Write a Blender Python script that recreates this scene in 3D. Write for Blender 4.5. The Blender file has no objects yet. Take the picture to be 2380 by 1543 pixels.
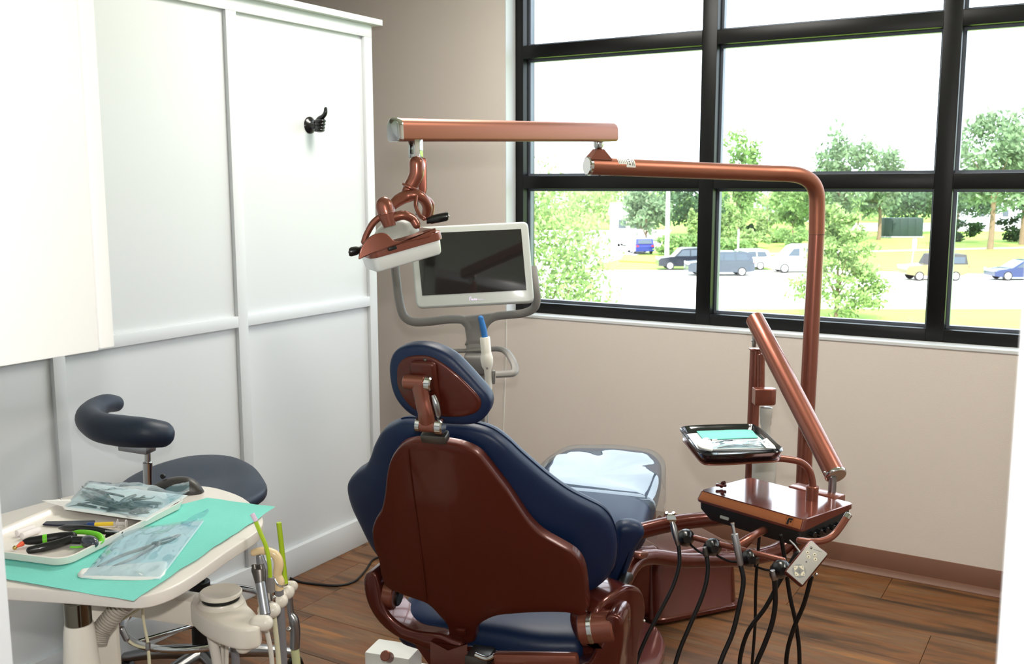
import bpy, bmesh, math, random
from mathutils import Vector as V, Matrix, Quaternion, noise
random.seed(7)
S = bpy.context.scene
COL = S.collection
pi = math.pi

# ---------------------------------------------------------------- camera, world, sun, big lights, exposure
F_PX, PIT, ROLL, YAW = 2328.36, .1457, -.0017, .5403
EYE = V((0, 0, 1.6))
_fw = V((-math.sin(YAW) * math.cos(PIT), math.cos(YAW) * math.cos(PIT), -math.sin(PIT)))
_r = V((math.cos(YAW), math.sin(YAW), 0))
_u = _r.cross(_fw)
RT = _r * math.cos(ROLL) + _u * math.sin(ROLL)
UP = -_r * math.sin(ROLL) + _u * math.cos(ROLL)
HF = V((-math.sin(YAW), math.cos(YAW), 0))      # horizontal forward
HR = _r.copy()                                    # horizontal right
cd = bpy.data.cameras.new('camera'); cam = bpy.data.objects.new('camera', cd); COL.objects.link(cam)
cd.sensor_width = 22.3; cd.lens = F_PX / 2380 * 22.3; cd.clip_start = .05; cd.clip_end = 600
cd.dof.use_dof = True; cd.dof.focus_distance = 2.6; cd.dof.aperture_fstop = 7.1
cam.matrix_world = Matrix(((RT.x, UP.x, -_fw.x, EYE.x), (RT.y, UP.y, -_fw.y, EYE.y), (RT.z, UP.z, -_fw.z, EYE.z), (0, 0, 0, 1)))
S.camera = cam
S.view_settings.view_transform = 'Standard'; S.view_settings.look = 'None'
S.view_settings.exposure = 0.9; S.view_settings.gamma = 1; S.view_settings.use_curve_mapping = False
w = bpy.data.worlds.new('sky'); S.world = w; w.use_nodes = True
bg = w.node_tree.nodes['Background']; bg.inputs[0].default_value = (.76, .90, 1, 1); bg.inputs[1].default_value = 2.9

def light(name, kind, loc, energy, color=(1, 1, 1), rot=None, size=None, **k):
    l = bpy.data.lights.new(name, kind); l.energy = energy; l.color = color
    if kind == 'AREA':
        l.shape = 'RECTANGLE'; l.size, l.size_y = size
    for a, b in k.items(): setattr(l, a, b)
    o = bpy.data.objects.new(name, l); COL.objects.link(o); o.location = loc
    if rot is not None: o.rotation_euler = rot
    return o
def aim(o, d):
    o.rotation_euler = V(d).to_track_quat('-Z', 'Y').to_euler()
sun = light('sun', 'SUN', (0, 0, 20), 5.6, (1, .96, .88), angle=.01); aim(sun, (-.25, .62, -.72))
# the photograph's flash, just above the lens, and unseen overhead lamps added as fill
fl = light('flash', 'AREA', EYE + UP * .125 + RT * .005 + _fw * .02, 11.5, (1, .97, .93), size=(.05, .035)); aim(fl, _fw + UP * .06)
for x, y, e in ((-1.7, 3.0, 25), (.4, 3.0, 20), (-.6, -1.2, 9)):
    light('ceiling_fill', 'AREA', (x, y, 2.86), e, (1, .95, .88), (0, 0, 0), (.9, .55))

# ---------------------------------------------------------------- helpers
def ray(x, y): return _fw + RT * ((x - 1190) / F_PX) - UP * ((y - 771.5) / F_PX)
def pX(x, y, X): d = ray(x, y); return EYE + d * (X / d.x)
def pY(x, y, Y): d = ray(x, y); return EYE + d * (Y / d.y)
def pz(x, y, z): d = ray(x, y); return EYE + d * ((z - 1.6) / d.z)
def pd(x, y, D): d = ray(x, y); return EYE + d * (D / d.dot(HF))
def pp(x, y, P, n): d = ray(x, y); return EYE + d * ((P - EYE).dot(n) / d.dot(n))

def lin(c):
    return tuple((v / 255 / 12.92) if v <= 10 else ((v / 255 + .055) / 1.055) ** 2.4 for v in c)
MATS = {}
def mat(name, rgb, rough=.5, metal=0, coat=0, trans=0, alpha=1, noise_amt=0, nscale=8, bump=0, bscale=200, emit=0, spec=.5, ior=1.45, sheen=0):
    if name in MATS: return MATS[name]
    m = bpy.data.materials.new(name); m.use_nodes = True; MATS[name] = m
    nt = m.node_tree; b = nt.nodes['Principled BSDF']; c = lin(rgb)
    b.inputs['Base Color'].default_value = (*c, 1); b.inputs['Roughness'].default_value = rough
    b.inputs['Metallic'].default_value = metal; b.inputs['Coat Weight'].default_value = coat
    b.inputs['Coat Roughness'].default_value = .08
    b.inputs['Transmission Weight'].default_value = trans; b.inputs['Alpha'].default_value = alpha
    b.inputs['Specular IOR Level'].default_value = spec; b.inputs['IOR'].default_value = ior
    if emit: b.inputs['Emission Color'].default_value = (*c, 1); b.inputs['Emission Strength'].default_value = emit
    tc = None
    if noise_amt or bump: tc = nt.nodes.new('ShaderNodeNewGeometry')
    if noise_amt:
        n = nt.nodes.new('ShaderNodeTexNoise'); n.inputs['Scale'].default_value = nscale; n.inputs['Detail'].default_value = 3
        nt.links.new(tc.outputs['Position'], n.inputs['Vector'])
        r = nt.nodes.new('ShaderNodeMapRange'); r.inputs[3].default_value = 1 - noise_amt; r.inputs[4].default_value = 1 + noise_amt
        nt.links.new(n.outputs[0], r.inputs[0])
        x = nt.nodes.new('ShaderNodeVectorMath'); x.operation = 'SCALE'; x.inputs[0].default_value = c
        nt.links.new(r.outputs[0], x.inputs['Scale']); nt.links.new(x.outputs[0], b.inputs['Base Color'])
    if bump:
        n2 = nt.nodes.new('ShaderNodeTexNoise'); n2.inputs['Scale'].default_value = bscale; n2.inputs['Detail'].default_value = 2
        nt.links.new(tc.outputs['Position'], n2.inputs['Vector'])
        bp = nt.nodes.new('ShaderNodeBump'); bp.inputs['Strength'].default_value = bump; bp.inputs['Distance'].default_value = .002
        nt.links.new(n2.outputs[0], bp.inputs['Height']); nt.links.new(bp.outputs[0], b.inputs['Normal'])
    return m
def film(name, rgb, opac, rough=.06, gloss=.12):
    if name in MATS: return MATS[name]
    m = bpy.data.materials.new(name); m.use_nodes = True; MATS[name] = m; nt = m.node_tree; nt.nodes.clear()
    o = nt.nodes.new('ShaderNodeOutputMaterial'); t = nt.nodes.new('ShaderNodeBsdfTransparent'); g = nt.nodes.new('ShaderNodeBsdfGlossy')
    d = nt.nodes.new('ShaderNodeBsdfDiffuse'); a = nt.nodes.new('ShaderNodeMixShader'); b = nt.nodes.new('ShaderNodeMixShader')
    c = lin(rgb); t.inputs[0].default_value = (*[.7 + .3 * v for v in c], 1) if opac else (1, 1, 1, 1)
    d.inputs[0].default_value = (*c, 1); g.inputs['Roughness'].default_value = rough
    lw0 = nt.nodes.new('ShaderNodeLayerWeight'); pw_ = nt.nodes.new('ShaderNodeMath'); pw_.operation = 'POWER'; pw_.inputs[1].default_value = 3.6
    nt.links.new(lw0.outputs['Facing'], pw_.inputs[0]); lw = nt.nodes.new('ShaderNodeMapRange'); lw.inputs[3].default_value = .035 + gloss * .12; lw.inputs[4].default_value = .85
    nt.links.new(pw_.outputs[0], lw.inputs[0])
    a.inputs[0].default_value = opac
    nt.links.new(t.outputs[0], a.inputs[1]); nt.links.new(d.outputs[0], a.inputs[2])
    nt.links.new(lw.outputs[0], b.inputs[0]); nt.links.new(a.outputs[0], b.inputs[1]); nt.links.new(g.outputs[0], b.inputs[2])
    nt.links.new(b.outputs[0], o.inputs[0]); return m

def cat(pts, k=6, closed=False):
    n = len(pts); out = []
    P = lambda i: pts[i % n] if closed else pts[max(0, min(n - 1, i))]
    for i in range(n if closed else n - 1):
        a, b, c, d = P(i - 1), P(i), P(i + 1), P(i + 2)
        for j in range(k):
            t = j / k
            out.append(.5 * ((2 * b) + (c - a) * t + (2 * a - 5 * b + 4 * c - d) * t * t + (3 * b - a - 3 * c + d) * t ** 3))
    if not closed: out.append(pts[-1].copy())
    return out
def perp(d):
    d = d.normalized(); a = V((0, 0, 1)) if abs(d.z) < .9 else V((1, 0, 0))
    x = d.cross(a).normalized(); return x, x.cross(d).normalized()

class G:
    def __init__(s): s.v = []; s.f = []; s.ng = 0
    def ring(s, pts): i = len(s.v); s.v += [V(p) for p in pts]; return list(range(i, i + len(pts)))
    def loft(s, rings, cap0=True, cap1=True, closed=True):
        R = [s.ring(r) for r in rings]; n = len(R[0])
        for a, b in zip(R, R[1:]):
            for i in range(n if closed else n - 1):
                j = (i + 1) % n; s.f.append((a[i], a[j], b[j], b[i]))
        if cap0: s.f.append(tuple(reversed(R[0])))
        if cap1: s.f.append(tuple(R[-1]))
        return s
    def tube(s, pts, r, n=12, k=6, caps=True, sx=1, sy=1, up=None, smooth=True):
        pts = [V(p) for p in pts]; m = len(pts)
        rr = list(r) if isinstance(r, (list, tuple)) else [r] * m
        if smooth and m > 2:
            P = cat(pts, k); RR = []
            for i in range(m - 1):
                for j in range(k): t = j / k; RR.append(rr[i] * (1 - t) + rr[i + 1] * t)
            RR.append(rr[-1])
        else: P, RR = pts, rr
        T = [(P[min(i + 1, len(P) - 1)] - P[max(i - 1, 0)]).normalized() for i in range(len(P))]
        if up is not None: x = T[0].cross(V(up)).normalized(); y = x.cross(T[0])
        else: x, y = perp(T[0])
        rings = []; pt = T[0]
        for p, t, q in zip(P, T, RR):
            rot = pt.rotation_difference(t); x = rot @ x; y = rot @ y; pt = t
            rings.append([p + x * (math.cos(2 * pi * i / n) * q * sx) + y * (math.sin(2 * pi * i / n) * q * sy) for i in range(n)])
        return s.loft(rings, caps, caps)
    def cap_tube(s, pts, r, n=14, k=6, **kw):          # tube with hemispherical ends
        pts = [V(p) for p in pts]; m = len(pts)
        rr = list(r) if isinstance(r, (list, tuple)) else [r] * m
        P = cat(pts, k) if m > 2 else pts; RR = []
        if m > 2:
            for i in range(m - 1):
                for j in range(k): t = j / k; RR.append(rr[i] * (1 - t) + rr[i + 1] * t)
            RR.append(rr[-1])
        else: RR = rr
        d0 = (P[0] - P[1]).normalized(); d1 = (P[-1] - P[-2]).normalized()
        A = [0.999, .92, .75, .5, .25]
        pre = [(P[0] + d0 * (RR[0] * a), RR[0] * math.sqrt(1 - a * a)) for a in A]
        post = [(P[-1] + d1 * (RR[-1] * a), RR[-1] * math.sqrt(1 - a * a)) for a in reversed(A)]
        allp = pre + list(zip(P, RR)) + post
        return s.tube([a for a, b in allp], [b for a, b in allp], n, smooth=False, **kw)
    def lathe(s, p, axis, prof, n=24, x=None, sx=1, sy=1):
        axis = V(axis).normalized()
        if x is None: x, y = perp(axis)
        else: x = V(x).normalized(); y = axis.cross(x)
        p = V(p)
        return s.loft([[p + axis * h + x * (math.cos(2 * pi * i / n) * r * sx) + y * (math.sin(2 * pi * i / n) * r * sy) for i in range(n)] for r, h in prof])
    def cyl(s, p0, p1, r, r1=None, n=24, b=None):
        p0, p1 = V(p0), V(p1); L = (p1 - p0).length; r1 = r if r1 is None else r1
        b = min(r, L / 2) * .12 if b is None else b
        return s.lathe(p0, p1 - p0, [(r - b, 0), (r, b), (r1, L - b), (r1 - b, L)], n)
    def ball(s, c, rad, ax=None, n=20, m=12):
        c = V(c); rad = (rad,) * 3 if not isinstance(rad, (tuple, list)) else rad
        ax = ax or (V((1, 0, 0)), V((0, 1, 0)), V((0, 0, 1)))
        rings = []
        for j in range(m + 1):
            a = -pi / 2 + pi * min(max(j / m, .004), .996); h, q = math.sin(a), math.cos(a)
            rings.append([c + ax[0] * (rad[0] * q * math.cos(2 * pi * i / n)) + ax[1] * (rad[1] * q * math.sin(2 * pi * i / n)) + ax[2] * (rad[2] * h) for i in range(n)])
        return s.loft(rings)
    def rbox(s, c, size, ax=None, r=.005, seg=2):
        ax = ax or (V((1, 0, 0)), V((0, 1, 0)), V((0, 0, 1)))
        bm = bmesh.new(); bmesh.ops.create_cube(bm, size=1)
        for v in bm.verts: v.co = V((v.co.x * size[0], v.co.y * size[1], v.co.z * size[2]))
        r = min(r, min(size) * .49)
        if r > 0: bmesh.ops.bevel(bm, geom=bm.edges[:], offset=r, segments=seg, affect='EDGES', profile=.5)
        c = V(c); i0 = len(s.v); bm.verts.index_update()
        s.v += [c + ax[0] * v.co.x + ax[1] * v.co.y + ax[2] * v.co.z for v in bm.verts]
        s.f += [tuple(i0 + v.index for v in f.verts) for f in bm.faces]; bm.free(); return s
    def beam(s, p0, p1, w, h, up=(0, 0, 1), r=.003, seg=2):
        p0, p1 = V(p0), V(p1); d = (p1 - p0); L = d.length; d.normalize(); x = d.cross(V(up)).normalized(); z = x.cross(d)
        return s.rbox((p0 + p1) / 2, (w, L, h), (x, d, z), r, seg)
    def slab(s, out, n, t, r=.004, seg=3, both=True):  # outline extruded t along n, rounded rims
        n = V(n).normalized(); N = len(out); ins = []
        for i in range(N):
            tg = out[(i + 1) % N] - out[i - 1]; ins.append(n.cross(tg).normalized() if tg.length > 1e-9 else V((0, 0, 0)))
        area = sum((out[i] - out[0]).cross(out[(i + 1) % N] - out[0]).dot(n) for i in range(N))
        if area < 0: ins = [-a for a in ins]
        r = min(r, abs(t) * .49); rings = []
        for k in range(seg + 1):
            a = pi / 2 * k / seg; rings.append([p + q * (r * (1 - math.sin(a))) + n * (r * (1 - math.cos(a))) for p, q in zip(out, ins)])
        for k in range(seg + 1):
            a = pi / 2 * k / seg; rings.append([p + q * (r * (1 - math.cos(a))) + n * (t - r + r * math.sin(a)) for p, q in zip(out, ins)])
        return s.loft(rings)
    def pillow(s, out, c, n, tf, tb, ex=3, m=10, disp=None):  # padded shape round an outline, bulging tf along n and tb against it
        n = V(n).normalized(); c = V(c); rings = []
        for side, t in ((-1, tb), (1, tf)):
            seq = [k / m for k in range(m + 1)]
            if side == -1: seq = list(reversed(seq))[:-1]
            for q in seq:
                a = q * pi / 2; sc = max(math.cos(a) ** (2 / ex), .012); h = math.sin(a) ** (2 / ex) * t * side
                if m > 6 and q == 1: sc = .012
                rings.append([c + (p - c) * sc + n * h for p in out])
        if disp: rings = [[disp(p) for p in R] for R in rings]
        return s.loft(rings)
    def fan(s, pts): i = s.ring(pts); s.f.append(tuple(i)); return s
    def sheet(s, f, nu, nv):
        i0 = len(s.v)
        for j in range(nv + 1):
            for i in range(nu + 1): s.v.append(V(f(i / nu, j / nv)))
        for j in range(nv):
            for i in range(nu):
                a = i0 + j * (nu + 1) + i; s.f.append((a, a + 1, a + nu + 2, a + nu + 1))
        return s

BASE = {}
def setp(o, label=None, cat_=None, group=None, kind=None):
    if label: o['label'] = label
    if cat_: o['category'] = cat_
    if group: o['group'] = group
    if kind: o['kind'] = kind
    return o
def thing(name, label, category, base, group=None):
    o = bpy.data.objects.new(name, None); COL.objects.link(o); o.location = base; o.empty_display_size = .05
    BASE[o.name] = V(base); return setp(o, label, category, group)
def struct(name, base=(0, 0, 0)):
    o = bpy.data.objects.new(name, None); COL.objects.link(o); o.location = base; BASE[o.name] = V(base); o['kind'] = 'structure'; o.empty_display_size = .05; return o
def mk(name, g, m, parent=None, base=None, smooth=True, ang=38, label=None, kind=None):
    b = BASE[parent.name] if parent is not None else V(base if base is not None else (0, 0, 0))
    me = bpy.data.meshes.new(name); me.from_pydata([tuple(v - b) for v in g.v], [], g.f)
    me.validate(); bm = bmesh.new(); bm.from_mesh(me); bmesh.ops.recalc_face_normals(bm, faces=bm.faces[:]); bm.to_mesh(me); bm.free()
    me.materials.append(m)
    if smooth:
        me.shade_smooth(); me.set_sharp_from_angle(angle=math.radians(ang))
    o = bpy.data.objects.new(name, me); COL.objects.link(o)
    if parent is not None: o.parent = parent
    else: o.location = b
    BASE[o.name] = b
    if label: o['label'] = label
    if kind: o['kind'] = kind
    return o
def solo(name, g, m, label, category, base, group=None, **k):
    return setp(mk(name, g, m, None, base, **k), label, category, group)
def copy_tree(o, loc=None, rot=None, parent=None):
    c = o.copy(); COL.objects.link(c); BASE[c.name] = BASE[o.name]
    if parent is not None: c.parent = parent
    if loc is not None: c.location = loc
    if rot is not None: c.rotation_euler = rot
    for ch in [x for x in KIDS.get(o.name, [])]: copy_tree(ch, None, None, c)
    return c
KIDS = {}
def kids(root, lst): KIDS[root.name] = lst

# ---------------------------------------------------------------- materials
WALL = mat('wall_paper', (214, 204, 196), .85, bump=.25, bscale=350, noise_amt=.02, nscale=3)
WHITE = mat('white_paint', (208, 211, 213), .42)
TRIMW = mat('trim_white', (240, 240, 238), .4)
CEIL = mat('ceiling_paint', (225, 222, 216), .9)
BLACKF = mat('window_black', (9, 9, 10), .38, spec=.35)
COPPER = mat('copper_paint', (136, 78, 62), .33, metal=.6, coat=.5)
COPDK = mat('copper_gloss', (88, 36, 27), .22, metal=.45, coat=.5)
SHELLM = mat('copper_shell', (82, 29, 18), .36, metal=.3, coat=.3)
ALU = mat('copper_anodised', (150, 94, 74), .42, metal=.75)
NAVY = mat('navy_leather', (16, 34, 66), .42, bump=.12, bscale=500, spec=.42)
NAVY2 = mat('stool_navy_vinyl', (24, 36, 54), .45, bump=.1, bscale=500)
CHROME = mat('chrome', (205, 205, 205), .12, metal=1)
STEEL = mat('satin_steel', (165, 165, 168), .3, metal=1)
DKSTEEL = mat('dark_steel', (95, 90, 86), .35, metal=.8)
BLK = mat('black_plastic', (14, 14, 16), .28, coat=.3)
BLKM = mat('black_rubber', (12, 12, 13), .45)
GREYP = mat('grey_plastic', (128, 124, 120), .5)
IVORY = mat('ivory_plastic', (222, 215, 203), .35, coat=.2)
WPLAS = mat('white_plastic', (232, 232, 228), .35, coat=.2)
TABLEW = mat('worktop_white', (222, 214, 206), .35, noise_amt=.03, nscale=400, coat=.2)
TEAL = mat('teal_paper', (128, 214, 200), .75)
CREAM = mat('cream_plastic', (232, 205, 160), .3, coat=.3)
LIME = mat('lime_plastic', (170, 200, 40), .35, coat=.2)
GREEN = mat('bright_green_rubber', (110, 200, 40), .4)
STITCH = mat('pale_thread', (170, 172, 175), .7)
LOGOK = mat('logo_black', (20, 20, 20), .4)
FILM = film('pouch_film', (150, 205, 225), .13, .05, .3)
WRAP = film('clear_wrap', (205, 222, 235), .06, .015, .42)
GLASS = film('window_glass', (255, 255, 255), 0.0, .01, .12)
BOTTLE = film('frosted_bottle', (215, 215, 208), .72, .3, .1)
PAPER = mat('pouch_paper', (238, 236, 232), .8)
CABW = mat('cabinet_white', (245, 245, 243), .4)

def wood():
    m = bpy.data.materials.new('wood_plank'); m.use_nodes = True; nt = m.node_tree; N = nt.nodes.new; L = nt.links.new
    b = nt.nodes['Principled BSDF']; b.inputs['Roughness'].default_value = .42; b.inputs['Specular IOR Level'].default_value = .4
    g = N('ShaderNodeNewGeometry'); oi = N('ShaderNodeObjectInfo')
    mp = N('ShaderNodeMapping'); mp.inputs['Scale'].default_value = (1.1, 9, 1)
    ad = N('ShaderNodeVectorMath'); sc = N('ShaderNodeVectorMath'); sc.operation = 'SCALE'; sc.inputs[0].default_value = (37, 13, 5)
    L(oi.outputs['Random'], sc.inputs['Scale']); L(g.outputs['Position'], mp.inputs[0]); L(mp.outputs[0], ad.inputs[0]); L(sc.outputs[0], ad.inputs[1])
    n = N('ShaderNodeTexNoise'); n.inputs['Scale'].default_value = 1.6; n.inputs['Detail'].default_value = 6; n.inputs['Distortion'].default_value = .6; L(ad.outputs[0], n.inputs[0])
    n2 = N('ShaderNodeTexNoise'); n2.inputs['Scale'].default_value = 9; n2.inputs['Detail'].default_value = 4; L(ad.outputs[0], n2.inputs[0])
    cr = N('ShaderNodeValToRGB'); e = cr.color_ramp.elements
    e[0].position = .3; e[0].color = (*lin((62, 44, 30)), 1); e[1].position = .72; e[1].color = (*lin((150, 100, 54)), 1)
    for p, c in ((.42, (98, 68, 44)), (.5, (122, 78, 44)), (.6, (112, 84, 60))):
        q = e.new(p); q.color = (*lin(c), 1)
    L(n.outputs[0], cr.inputs[0])
    mx = N('ShaderNodeMix'); mx.data_type = 'RGBA'; mx.blend_type = 'MULTIPLY'; mx.inputs[0].default_value = .4
    cr2 = N('ShaderNodeValToRGB'); cr2.color_ramp.elements[0].position = .35; cr2.color_ramp.elements[0].color = (.45, .42, .4, 1); cr2.color_ramp.elements[1].position = .6; cr2.color_ramp.elements[1].color = (1, 1, 1, 1)
    L(n2.outputs[0], cr2.inputs[0]); L(cr.outputs[0], mx.inputs[6]); L(cr2.outputs[0], mx.inputs[7]); L(mx.outputs[2], b.inputs['Base Color'])
    bp = N('ShaderNodeBump'); bp.inputs['Strength'].default_value = .15; bp.inputs['Distance'].default_value = .002; L(n2.outputs[0], bp.inputs['Height']); L(bp.outputs[0], b.inputs['Normal'])
    return m
WOOD = wood()
BROWNB = mat('brown_vinyl_base', (120, 84, 68), .5)
BROWNT = mat('brown_vinyl_toe', (112, 78, 62), .5)

# ---------------------------------------------------------------- room
YW, RV, XS, XP, YE = 4.192, .087, -2.549, -2.806, 3.508   # window wall, reveal, window left edge, partition face, partition end
SILL, ZT, XR, YN, ZC = .973, 2.72, 1.9, .57, 2.9
XL = -5.0
def box(g, x0, x1, y0, y1, z0, z1, r=0):
    return g.rbox(((x0 + x1) / 2, (y0 + y1) / 2, (z0 + z1) / 2), (x1 - x0, y1 - y0, z1 - z0), None, r)
fl_ = struct('floor'); g = G(); box(g, XL, XR, -2.6, YW + .2, -.12, -.008)
mk('subfloor', g, mat('floor_underlay', (50, 36, 28), .7), fl_, smooth=False)
pw = .25; rows = int((YW - YN) / pw) + 1
for k in range(rows):
    y1 = 4.182 - k * pw; y0 = y1 - pw; off = {0: -.48, 1: -.78}.get(k, -.48 - .3 * k + (k % 3) * .41)
    off = off % 1.2; x = XL - .0 + off - 1.2
    if k > 15: break
    while x < XR:
        a, b_ = max(x, XL), min(x + 1.2, XR)
        if b_ - a > .05 and b_ > -3.2:
            g = G(); box(g, a + .0008, b_ - .0008, y0 + .0008, y1 - .0008, -.008, 0, .0012); mk('plank', g, WOOD, fl_, smooth=False)
        x += 1.2
g = G(); box(g, XL, XR, -2.6, 4.182 - min(rows, 16) * pw, -.008, -.0005); mk('floor_behind_doorway', g, WOOD, fl_, smooth=False)

c_ = struct('ceiling'); g = G(); box(g, XL, XR, -2.6, YW + .2, ZC, ZC + .1); mk('ceiling_slab', g, CEIL, c_, smooth=False)
ww = struct('wall_window')
g = G(); box(g, XL, XS, YW, YW + .2, 0, ZC); box(g, XS, XR, YW, YW + .2, 0, SILL); box(g, XS, XR, YW, YW + .2, ZT, ZC)
mk('wall_surface', g, WALL, ww, smooth=False)
g = G(); box(g, XS - .0005, XS + .004, YW - .001, YW + RV, SILL, ZT); mk('window_reveal', g, WHITE, ww, smooth=False)
g = G(); box(g, XS, XR, YW - .004, YW + RV, SILL - .012, SILL + .002, .002); mk('window_sill', g, WHITE, ww, smooth=False)
wr = struct('wall_right'); g = G(); box(g, XR, XR + .15, -2.6, YW + .2, 0, ZC); mk('wall_surface', g, WALL, wr, smooth=False)
wl = struct('wall_far_left'); g = G(); box(g, XL - .15, XL, -2.6, YW + .2, 0, ZC); mk('wall_surface', g, WALL, wl, smooth=False)
wb = struct('wall_back'); g = G(); box(g, XL, XR, -2.75, -2.6, 0, ZC); mk('wall_surface', g, WALL, wb, smooth=False)
# doorway wall in which the photographer stands
DL, DR = pY(33, 1543, YN + .012).x, pY(2316, 1543, YN - .14).x
wn = struct('wall_near'); g = G(); box(g, XP, DL - .06, YN - .12, YN, 0, ZC); box(g, DR + .06, XR, YN - .12, YN, 0, ZC)
box(g, DL - .06, DR + .06, YN - .12, YN, 2.25, ZC); mk('wall_surface', g, WHITE, wn, smooth=False)
d1 = struct('door_1')
for a, b_, nm in ((DL - .075, DL, 'jamb_left'), (DR, DR + .075, 'jamb_right')):
    g = G(); box(g, a, b_, YN - .14, YN + .012, 0, 2.3, .003); mk('door_jamb', g, WHITE, d1)
g = G(); box(g, DL - .075, DR + .075, YN - .14, YN + .012, 2.19, 2.27, .003); mk('door_head', g, WHITE, d1)
# brown rubber base along the window wall
bb = struct('baseboard_window')
g = G(); box(g, XP - 1, XR, YW - .006, YW, 0, .104, .002); mk('base_face', g, BROWNB, bb)
g = G()
prof = [(0, .0), (.022, .0), (.022, .004), (.012, .012), (.008, .024), (0, .026)]
g.loft([[V((x, YW - .006 - a, b_)) for a, b_ in prof] for x in (XP - 1, XR)]); mk('base_toe', g, BROWNT, bb)
# board-and-batten partition on the left
wp = struct('wall_left')
YB = YN
g = G(); box(g, XP - .13, XP - .018, YB, YE - .002, 0, 2.25); mk('panel', g, WHITE, wp, smooth=False)
s1, s2 = pX(524, 18, XP).y, pX(547, 22, XP).y
for a, b_ in ((1.900, 1.943), (s1, s2 + .002), (YE - .05, YE), (1.12, 1.163)):
    g = G(); box(g, XP - .02, XP, a, b_, .12, 2.228, .0015); mk('stile', g, WHITE, wp)
g = G(); box(g, XP - .02, XP - .0005, YB, YE - .001, 1.070, 1.1125, .0015); mk('rail', g, WHITE, wp)
g = G(); box(g, XP - .02, XP, YB, YE, 2.228, 2.28, .0015); mk('top_rail', g, WHITE, wp)
g = G(); box(g, XP - .02, XP + .006, YB, YE + .004, 0, .122, .002); mk('bottom_board', g, WHITE, wp)
g = G(); box(g, XP - .15, XP + .03, YB, YE + .04, 2.28, 2.305, .002); mk('cap', g, WHITE, wp)
g = G(); box(g, XP - .135, XP - .001, YE - .002, YE + .001, 0, 2.28, 0); mk('end_face', g, WHITE, wp)

# window: black aluminium frame and panes
win = struct('window_1'); YF = YW + RV; FD = .115
cols = [(XS, XS + .047)] + [(-1.6004 + i * .9751, -1.6004 + i * .9751 + .068) for i in range(4)]
for i, (a, b_) in enumerate(cols):
    if a > XR: continue
    g = G(); box(g, a, min(b_, XR), YF, YF + FD, SILL, ZT, .002); mk('mullion', g, BLACKF, win)
zr = [(SILL, SILL + .052), (1.5817, 1.6428), (2.2, 2.2601), (ZT - .05, ZT)]
for a, b_ in zr:
    for i in range(len(cols)):
        x0 = cols[i][1]; x1 = cols[i + 1][0] if i + 1 < len(cols) else XR
        if x0 >= XR: continue
        x1 = min(x1, XR)
        g = G(); box(g, x0, x1, YF, YF + FD, a, b_, .002); mk('frame_rail', g, BLACKF, win)
for j in range(3):
    for i in range(len(cols)):
        x0 = cols[i][1]; x1 = min(cols[i + 1][0] if i + 1 < len(cols) else XR, XR)
        if x0 >= XR: continue
        z0, z1 = zr[j][1], zr[j + 1][0]; g = G(); b_ = .012
        box(g, x0, x1, YF + .052, YF + .082, z0, z0 + b_); box(g, x0, x1, YF + .052, YF + .082, z1 - b_, z1)
        box(g, x0, x0 + b_, YF + .052, YF + .082, z0 + b_, z1 - b_); box(g, x1 - b_, x1, YF + .052, YF + .082, z0 + b_, z1 - b_)
        bead = mk('glazing_bead', g, mat('bead_grey', (92, 98, 108), .35, metal=.3), win, smooth=False)
        g = G(); box(g, x0 + .004, x1 - .004, YF + .064, YF + .07, z0 + .004, z1 - .004); mk('pane', g, GLASS, win, smooth=False)

# ---------------------------------------------------------------- wall cabinet near the doorway
CABB = 1.373
wc = thing('wall_cabinet', 'white upper wall cabinet hung high beside the doorway, brightly lit', 'cabinet', (-1.5, .74, CABB))
g = G(); box(g, -1.85, -1.2, YN + .0005, .884, CABB, 2.35, .002); mk('body', g, CABW, wc)
g = G(); box(g, -1.85, -1.199, .886, .909, CABB + .002, 2.35, .002); mk('door', g, CABW, wc)

# ---------------------------------------------------------------- thumbs-up coat hook
def hook():
    o = pX(720, 291, XP - .018); w_, s_, z_ = V((1, 0, 0)), V((0, -1, 0)), V((0, 0, 1))
    Q = lambda a, b, c: o + w_ * (a * 1.22) + s_ * b + z_ * c
    t = thing('hand_hook', 'black metal coat hook shaped as a fist with the thumb up, on white panel', 'coat hook', o)
    g = G(); g.lathe(o, w_, [(.034, 0), (.034, .003), (.030, .008), (.02, .012), (.016, .016)], 28); mk('wall_plate', g, BLK, t)
    g = G(); g.ball(Q(.003, .024, .0), .003); mk('screw', g, CHROME, t)
    g = G()
    g.cap_tube([Q(.012, 0, -.002), Q(.03, 0, -.003), Q(.042, 0, -.004)], [.016, .0145, .017])
    g.rbox(Q(.045, .002, -.005), (.036, .03, .05), (w_, s_, z_), .011, 3)
    for i, zz in enumerate((.014, .0015, -.011, -.0225)):
        k = 1 - i * .05
        g.cap_tube([Q(.05, -.004, zz), Q(.066 - i * .002, .002, zz), Q(.067 - i * .002, .018, zz), Q(.05, .025, zz - .001), Q(.04, .02, zz - .001)], [.0065 * k] * 5, 10)
    g.cap_tube([Q(.03, 0, .008), Q(.045, .002, .022), Q(.06, .002, .032), Q(.07, .002, .045), Q(.0725, .002, .062)], [.012, .012, .0098, .0086, .0068], 12)
    h = mk('hand', g, BLK, t); r = h.modifiers.new('remesh', 'REMESH'); r.mode = 'VOXEL'; r.voxel_size = .0014; r.use_smooth_shade = True
hook()

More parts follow.
